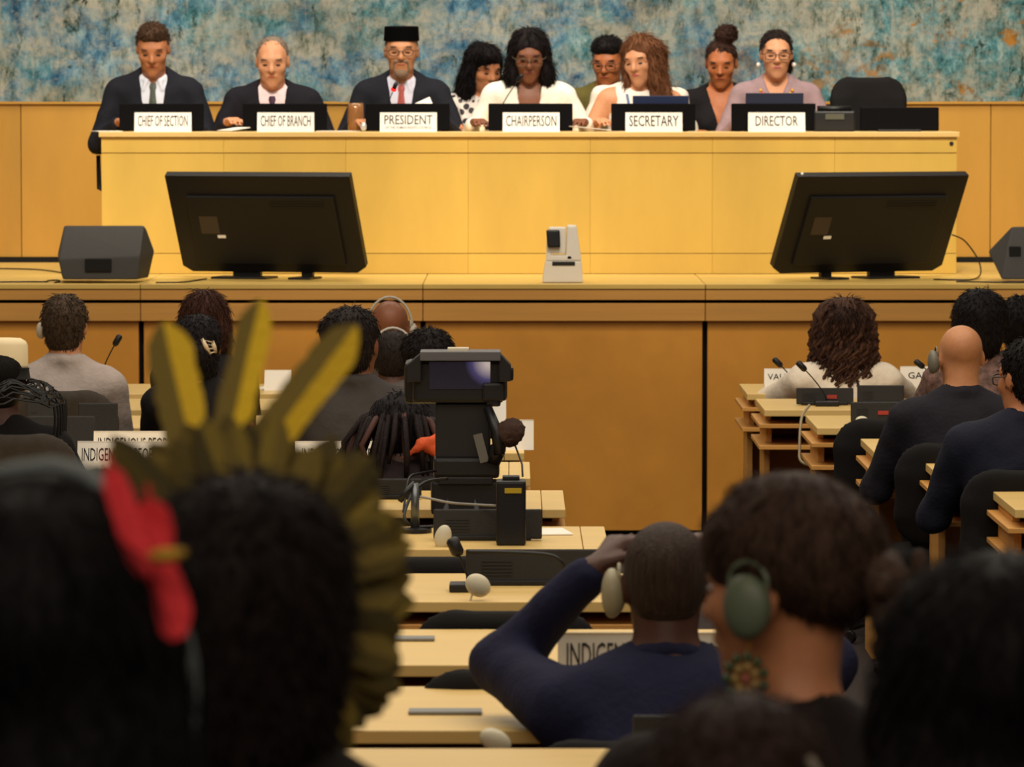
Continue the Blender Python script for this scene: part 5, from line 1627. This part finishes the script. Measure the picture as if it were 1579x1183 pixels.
# ================================================================== THINGS ON THE HALL DESKS
PEOPLES = 'INDIGENOUS PEOPLES'
def hall_plate(label, px, Y, w, h, text, tw, th, v=.55, off=0.0, rz=0.0, name='nameplate', ink=None, z=DESK_Z):
    r = nameplate(label, DX(px, Y), Y, z, w, h, [(text, tw, th, v)] if text else [], ink=ink or m_inkdark, rz=rz, d=.07)
    for c in r.children:
        if c.name.startswith('lettering'): c.location.x += off
    return r
hall_plate('white plate reading INDIGENOUS PEOPLES at the left, nearer of two', 189, 16.48, .316, .118, PEOPLES, .285, .046, .62)
hall_plate('white plate reading INDIGENOUS PEOPLES at the left, farther of two', 212, 16.98, .316, .118, PEOPLES, .285, .046, .62)
hall_plate('white plate reading INDIGENOUS PEOPLES left of the video camera', 528, 16.52, .33, .115, PEOPLES, .28, .046, .60)
hall_plate('white plate reading INDIGENOUS PEOPLES beyond the blue-jacketed man', 988, 10.15, .35, .165, PEOPLES, .312, .050, .72)
hall_plate('white plate with letters VALM in front of the curly-haired woman', 1231, 21.32, .30, .095, 'VALM', .100, .028, .62, -.085, ink=m_ink)
hall_plate('white plate with letters GAM S beside the bald man', 1441, 21.32, .30, .105, 'GAM S', .130, .030, .62, -.05, ink=m_ink)
hall_plate('blank greyish plate in front of the light grey suit', 150, 20.15, .20, .10, None, 0, 0)
hall_plate('small blank plate on a front desk behind the yellow feathers', 428, 21.3, .12, .09, None, 0, 0)
hall_plate('blank plate right of the video camera on the fourth row', 800, 17.7, .11, .11, None, 0, 0)
hall_plate('blank plate at the right end of the third row', 757, 18.95, .12, .11, None, 0, 0)
paper('white paper under the plate left of the video camera', 512, 16.75, DESK_Z + .001, .34, .20, 0)
paper('white paper at the right end of the seventh row', 848, 14.30, DESK_Z + .001, .11, .20, .15)
paper('white paper on the front desk behind the yellow feathers', 402, 21.4, DESK_Z + .001, .14, .2, 0)

m_con = mat('console_grey', (30, 28, 25), .6, bump=.15, bscale=300)
def console(label, px0, px1, py0, Y, red=False, stem=None, tilt=.12, dz=DESK_Z, mm=None):
    s_ = FPX / Y
    w = (px1 - px0) / s_
    top = W((px0 + px1) / 2, py0, Y)
    h = max(.05, (top.z - dz) / math.cos(tilt))
    r = thing('desk_console', label, 'console', (top.x, Y, dz), 0, 'dark delegate consoles on the hall desks')
    R = Matrix.Rotation(-tilt, 3, 'X')
    MB().box(R @ Vector((0, 0, h / 2)) + Vector((0, 0, .004)), (w, .03, h), R).build('panel', mm or m_con, r, bevel=.005)
    MB().box((0, .04, .008), (w * .8, .12, .014)).build('foot', m_black, r, bevel=.004)
    if red:
        MB().box(R @ Vector((w * .12, -.0175, h * .50)), (.042, .003, .016), R).build('red_mark', mat('red_label', (160, 48, 34), .6), r)
    g = MB()
    for k in range(5):
        g.box(R @ Vector((-w * .28, -.0165, h * (.30 + .1 * k))), (w * .22, .002, .004), R)
    g.build('speaker_grille', m_con, r)
    return r
console('wide dark console on the seventh row under the video camera', 668, 836, 788, 14.05)
console('wide dark console on the eighth row left of the raised elbow', 718, 936, 850, 12.75)
console('dark console on the second right-hand row, with red mark, left one', 1228, 1316, 600, 20.25, True)
console('dark console on the third right-hand row, with red mark, right one', 1312, 1392, 622, 19.15, True)
console('dark console between the two red-marked consoles and the curly-haired woman', 1322, 1394, 596, 20.30)
console('grey console right of the chair behind the light grey suit', 120, 181, 624, 17.75)
console('grey console below the light grey suit, nearer row', 42, 146, 645, 17.00, tilt=.2)
console('grey console beside the cream-hatted person', 40, 92, 617, 18.0, tilt=.2)
console('black console on the sixth row left of the tripod', 576, 650, 741, 15.5)
console('dark console at the bottom edge right of the blue jacket', 976, 1080, 1108, 8.75, dz=.846)

gooseneck('tall gooseneck microphone in front of the light grey suit', W(156, 590, 20.2), W(178, 530, 20.2), name='gooseneck_microphone', headr=.014)
for lab, b_, t_ in (('gooseneck microphone left of the curly-haired woman, farther', (1228, 600, 21.2), (1203, 563, 21.2)),
                    ('gooseneck microphone at the left shoulder of the curly-haired woman', (1275, 618, 20.2), (1240, 569, 20.2)),
                    ('gooseneck microphone left of the bald man', (1452, 600, 21.2), (1422, 565, 21.2))):
    a = W(*b_); a.z = DESK_Z
    gooseneck(lab, a, W(*t_), headr=.014)
g = gooseneck('gooseneck microphone bent low over the eighth-row console', (DX(722, 12.60), 12.60, DESK_Z), W(706, 852, 12.6), headr=.018)
cable('black cable arching over the eighth-row console', [W(720, 851, 12.55), W(780, 852, 12.55), W(845, 856, 12.55), W(866, 868, 12.55), W(868, 884, 12.56)], .006)

m_ear = mat('cream_earpiece', (206, 198, 172), .45)
def loose_earpiece(label, px, py, Y, rx, rz_, ang, lead=True):
    c = W(px, py, Y) if py else Vector((DX(px, Y), Y, DESK_Z + rz_ + .001))
    r = thing('listening_earpiece', label, 'earpiece', c, 0, 'loose cream listening earpieces')
    Rm = Matrix.Rotation(ang, 3, 'Y')
    F = Frame(np.array(Rm), (0, 0, 0))
    sdf_obj('shell', [ell((0, 0, 0), (rx, .016, rz_), F, k=.01), ell((0, .012, 0), (rx * .7, .014, rz_ * .7), F, k=.02)], .004, m_ear, r)
    if lead:
        e = Rm @ Vector((0, 0, -rz_ * .9))
        MB().tube([e, e + Vector((-.006, .0, -.02)), e + Vector((-.012, .01, -.035))], .003, 6).build('lead', m_ear, r, smooth=True)
    return r
loose_earpiece('cream earpiece hanging at the left of the seventh-row console', 683, 829, 13.85, .023, .037, .25)
loose_earpiece('cream earpiece resting on the eighth row, largest', 737, 903, 12.35, .034, .028, .6)
loose_earpiece('cream earpiece on the third right-hand row', 1329, 650, 18.98, .026, .020, 0)
loose_earpiece('cream earpiece on a left desk below the light grey suit', 74, None, 17.75, .022, .016, 0)
loose_earpiece('cream earpiece on a left desk under the cream-hatted person', 54, None, 16.6, .022, .014, 0)
loose_earpiece('cream earpiece at the back of the blue jacket', 764, 1143, 9.62, .034, .022, .5, False)
cable('pale cable hanging beside the right-hand desks', [W(1248, 625, 19.7), W(1236, 645, 19.6), W(1233, 690, 19.5), W(1236, 712, 19.4), W(1262, 722, 19.3)], .006, mat('pale_cable', (150, 136, 108), .5))

m_flap = mat('grey_cable_flap', (128, 128, 128), .4, metal=.5)
for lab, px, w, Y in (('grey metal cable flap on the tenth row', 686, .155, 10.08), ('grey metal cable flap on the ninth row', 634, .11, 11.45)):
    o = MB().box((0, 0, .004), (w, .06, .007)).build('cable_flap', m_flap, None, bevel=.0015)
    o.location = (DX(px, Y), Y, DESK_Z + .0005); tag(o, lab, 'cable flap')
Yw = 19.15
bw = thing('water_bottle', 'small clear water bottle with blue cap beside the light grey suit', 'bottle', (DX(128, Yw), Yw, DESK_Z))
hw_ = W(128, 566, Yw).z - DESK_Z
MB().lathe([(.028, .001), (.031, .006), (.031, hw_ - .07), (.013, hw_ - .035), (.012, hw_ - .02)], 16).build('bottle', mat('clear_plastic', (190, 204, 214), .1, trans=.8), bw, smooth=True)
MB().lathe([(.014, hw_ - .024), (.014, hw_)], 16).build('cap', mat('blue_cap', (90, 120, 180), .4), bw)

# ================================================================== VIDEO CAMERA ON ITS TRIPOD
Yv = 14.82
rv = thing('video_camera', 'black video camera with lit viewfinder screen on a tripod', 'video camera', (DX(710, Yv), Yv, 0))
o0 = Vector((DX(710, Yv), Yv, 0))
def pb(px0, px1, py0, py1, dy, dep):
    a = W(px0, py0, Yv); c = W(px1, py1, Yv)
    return ((a.x + c.x) / 2 - o0.x, dy + dep / 2, (a.z + c.z) / 2), (c.x - a.x, dep, a.z - c.z)
m_cam = mat('video_camera_black', (18, 17, 20), .4, bump=.1, bscale=300)
m_camgrey = mat('video_camera_grey', (88, 88, 94), .4)
def part(name, args, material=None, parent=None, bevel=.006):
    c, s_ = pb(*args)
    return MB().box(c, s_).build(name, material or m_cam, parent or rv, bevel=bevel)
vf = part('viewfinder', (636, 776, 556, 622, 0, .10), bevel=.012)
part('hood_top', (648, 772, 541, 555, -.06, .15), m_camgrey, vf, .003)
# hood flaps to both sides
for x0, x1 in ((628, 650), (770, 788)):
    a = W(x0 if x0 < 700 else x1, 562, Yv) - o0; b_ = W(x1 if x0 < 700 else x0, 543, Yv) - o0
    MB().prism([(a.x, -.05, a.z), (b_.x, -.05, b_.z), (b_.x, -.05, b_.z - .09), (a.x, -.05, a.z - .05)], (0, .10, 0)).build('hood_flap', m_cam, vf, bevel=.003)
part('hood_tab', (690, 723, 536, 543, -.02, .05), mat('cream_plastic', (210, 200, 176), .5), vf, .003)
scr = bpy.data.materials.new('viewfinder_picture'); scr.use_nodes = True
nt = scr.node_tree; bs = nt.nodes['Principled BSDF']; bs.inputs['Base Color'].default_value = (.01, .01, .015, 1); bs.inputs['Roughness'].default_value = .25
tc = nt.nodes.new('ShaderNodeTexCoord'); gr = nt.nodes.new('ShaderNodeTexGradient'); gr.gradient_type = 'SPHERICAL'
mp = nt.nodes.new('ShaderNodeMapping'); mp.inputs['Location'].default_value = (-.092 * 13, 0, -.040 * 13); mp.inputs['Scale'].default_value = (13, 1, 13)
nt.links.new(tc.outputs['Object'], mp.inputs['Vector']); nt.links.new(mp.outputs[0], gr.inputs['Vector'])
rp = nt.nodes.new('ShaderNodeValToRGB')
rp.color_ramp.elements[0].color = lin(18, 18, 36); rp.color_ramp.elements[1].color = lin(226, 206, 196); rp.color_ramp.elements[1].position = .85
e = rp.color_ramp.elements.new(.3); e.color = lin(80, 72, 120)
nt.links.new(gr.outputs['Fac'], rp.inputs['Fac']); nt.links.new(rp.outputs['Color'], bs.inputs['Emission Color']); bs.inputs['Emission Strength'].default_value = .6
c, s_ = pb(662, 756, 558, 600, -.004, .004)
so = MB().box((0, 0, 0), s_).build('screen', scr, vf); so.location = c
part('camera_body', (622, 690, 562, 626, .10, .22), None, rv, .015)
part('camera_body_right', (690, 782, 566, 622, .10, .26), None, rv, .015).name = 'camera_body'
part('knob', (778, 792, 566, 588, .0, .05), None, rv, .01)
part('control_block', (744, 780, 590, 618, -.02, .06), None, rv, .008)
part('control_block', (750, 772, 610, 627, -.01, .05), None, rv, .008)
a, b_ = W(700, 580, Yv) - o0, None
MB().tube([(a.x, .30, a.z), (a.x, .52, a.z)], [.05, .062], 16).build('lens', m_cam, rv, smooth=True)
part('column_box', (671, 756, 624, 708, .02, .14), mat('camera_case_black', (22, 20, 21), .6), rv, .006)
part('tripod_head', (668, 770, 706, 738, .0, .16), None, rv, .012)
part('quick_release_plate', (676, 760, 736, 748, .0, .14), None, rv, .004)
# pan bar with brown foam windshield and card
pa, pb_ = W(752, 628, Yv) - o0, W(770, 700, Yv) - o0
MB().tube([(pa.x, -.01, pa.z), ((pa.x + pb_.x) / 2 + .01, -.03, (pa.z + pb_.z) / 2), (pb_.x, -.05, pb_.z)], [.014, .018, .018], 8).build('pan_bar', m_cam, rv, smooth=True)
fz = W(784, 668, Yv) - o0
fur = sdf_obj('foam_windshield', [ell((fz.x, -.02, fz.z), (.045, .04, .042), k=.02), ell((fz.x + .02, -.02, fz.z + .015), (.028, .03, .03), k=.02)], .006, mat('brown_foam', (62, 42, 34), .95, bump=.6, bscale=120), rv, noise=(.004, 140))
ab = W(768, 690, Yv) - o0
MB().tube([(fz.x - .02, -.02, fz.z - .03), (ab.x, -.03, ab.z), (ab.x - .015, -.03, ab.z - .05)], [.016, .026, .02], 8).build('grip', m_cam, rv, smooth=True)
ca = W(742, 690, Yv) - o0
MB().box((ca.x, -.03, ca.z), (.028, .003, .09), Matrix.Rotation(-.25, 3, 'Y')).build('hanging_tag', mat('grey_tag', (96, 94, 88), .5), rv)
# tripod legs down to the floor
hz = (W(715, 748, Yv) - o0).z
for k, (lx, ly) in enumerate(((-.20, -.09), (.22, -.09), (.02, .14))):
    l = MB().tube([(lx * .15, .06 + ly * .1, hz), (lx * .6, .05 + ly * .6, hz * .5)], [.026, .022], 8).build('leg', m_cam, rv, smooth=True)
    MB().tube([(lx * .55, .05 + ly * .55, hz * .55), (lx, .05 + ly, .006)], [.015, .014], 8).build('leg_section', m_chrome, l, smooth=True)
MB().tube([(0, .06, hz + .01), (0, .06, hz - .25)], .03, 10).build('centre_column', m_cam, rv, smooth=True)
part('tripod_bracket', (664, 770, 742, 795, .02, .08), None, rv, .012)
# equipment standing on the seventh-row desk in front of the tripod
Ye = 13.92
bb_ = W(788, 848, Ye)
bat = thing('battery_case', 'black battery case with yellow label standing before the tripod', 'case', (bb_.x, Ye, DESK_Z))
hB = W(788, 740, Ye).z - DESK_Z
MB().box((0, 0, hB / 2), (46 / FPX * Ye, .09, hB)).build('case', m_cam, bat, bevel=.008)
MB().box((.006, -.047, hB - .028), (26 / FPX * Ye, .003, .015)).build('label', mat('yellow_label', (180, 150, 30), .6), bat)
MB().box((-.0, .0, hB + .006), (.05, .05, .012)).build('cap', m_cam, bat, bevel=.003)
b2 = W(640, 790, 14.30); 
st = thing('microphone_stand', 'short black stand with clamp left of the tripod', 'stand', (b2.x, 14.30, DESK_Z))
hS = W(640, 745, 14.30).z - DESK_Z
MB().lathe([(.05, .001), (.05, .012), (.015, .016)], 16).build('base', m_cam, st)
MB().tube([(0, 0, .012), (.0, 0, hS)], [.014, .012], 10).build('tube', mat('steel_tube', (96, 100, 102), .3, metal=.7), st, smooth=True)
MB().tube([(.0, 0, hS), (-.03, -.01, hS - .03), (-.045, -.01, hS - .055)], [.010, .009, .008], 8).build('clamp', m_cam, st, smooth=True)
cable('thin grey cable slung between the stand and the battery case', [W(648, 766, 14.22), W(668, 770, 14.2), W(700, 776, 14.15), W(764, 780, 14.0)], .004, mat('grey_cable', (140, 136, 130), .4))
cable('thin black cable looping left from the camera stand', [W(690, 738, 14.5), W(660, 742, 14.45), W(640, 756, 14.4), W(628, 778, 14.35), W(624, 800, 14.3), W(640, 812, 14.3), W(668, 812, 14.3)], .005)
cable('black cable hanging from the camera to the desk on its left', [W(672, 726, 14.7), W(648, 730, 14.6), W(632, 736, 14.55), W(626, 760, 14.5), W(622, 790, 14.45)], .004)
MB().tube([W(790, 676, Yv) - o0, W(800, 702, Yv - .1) - o0, W(805, 716, Yv - .15) - o0, W(806, 735, Yv - .2) - o0], .003, 6).build('lead', m_black, rv, smooth=True)
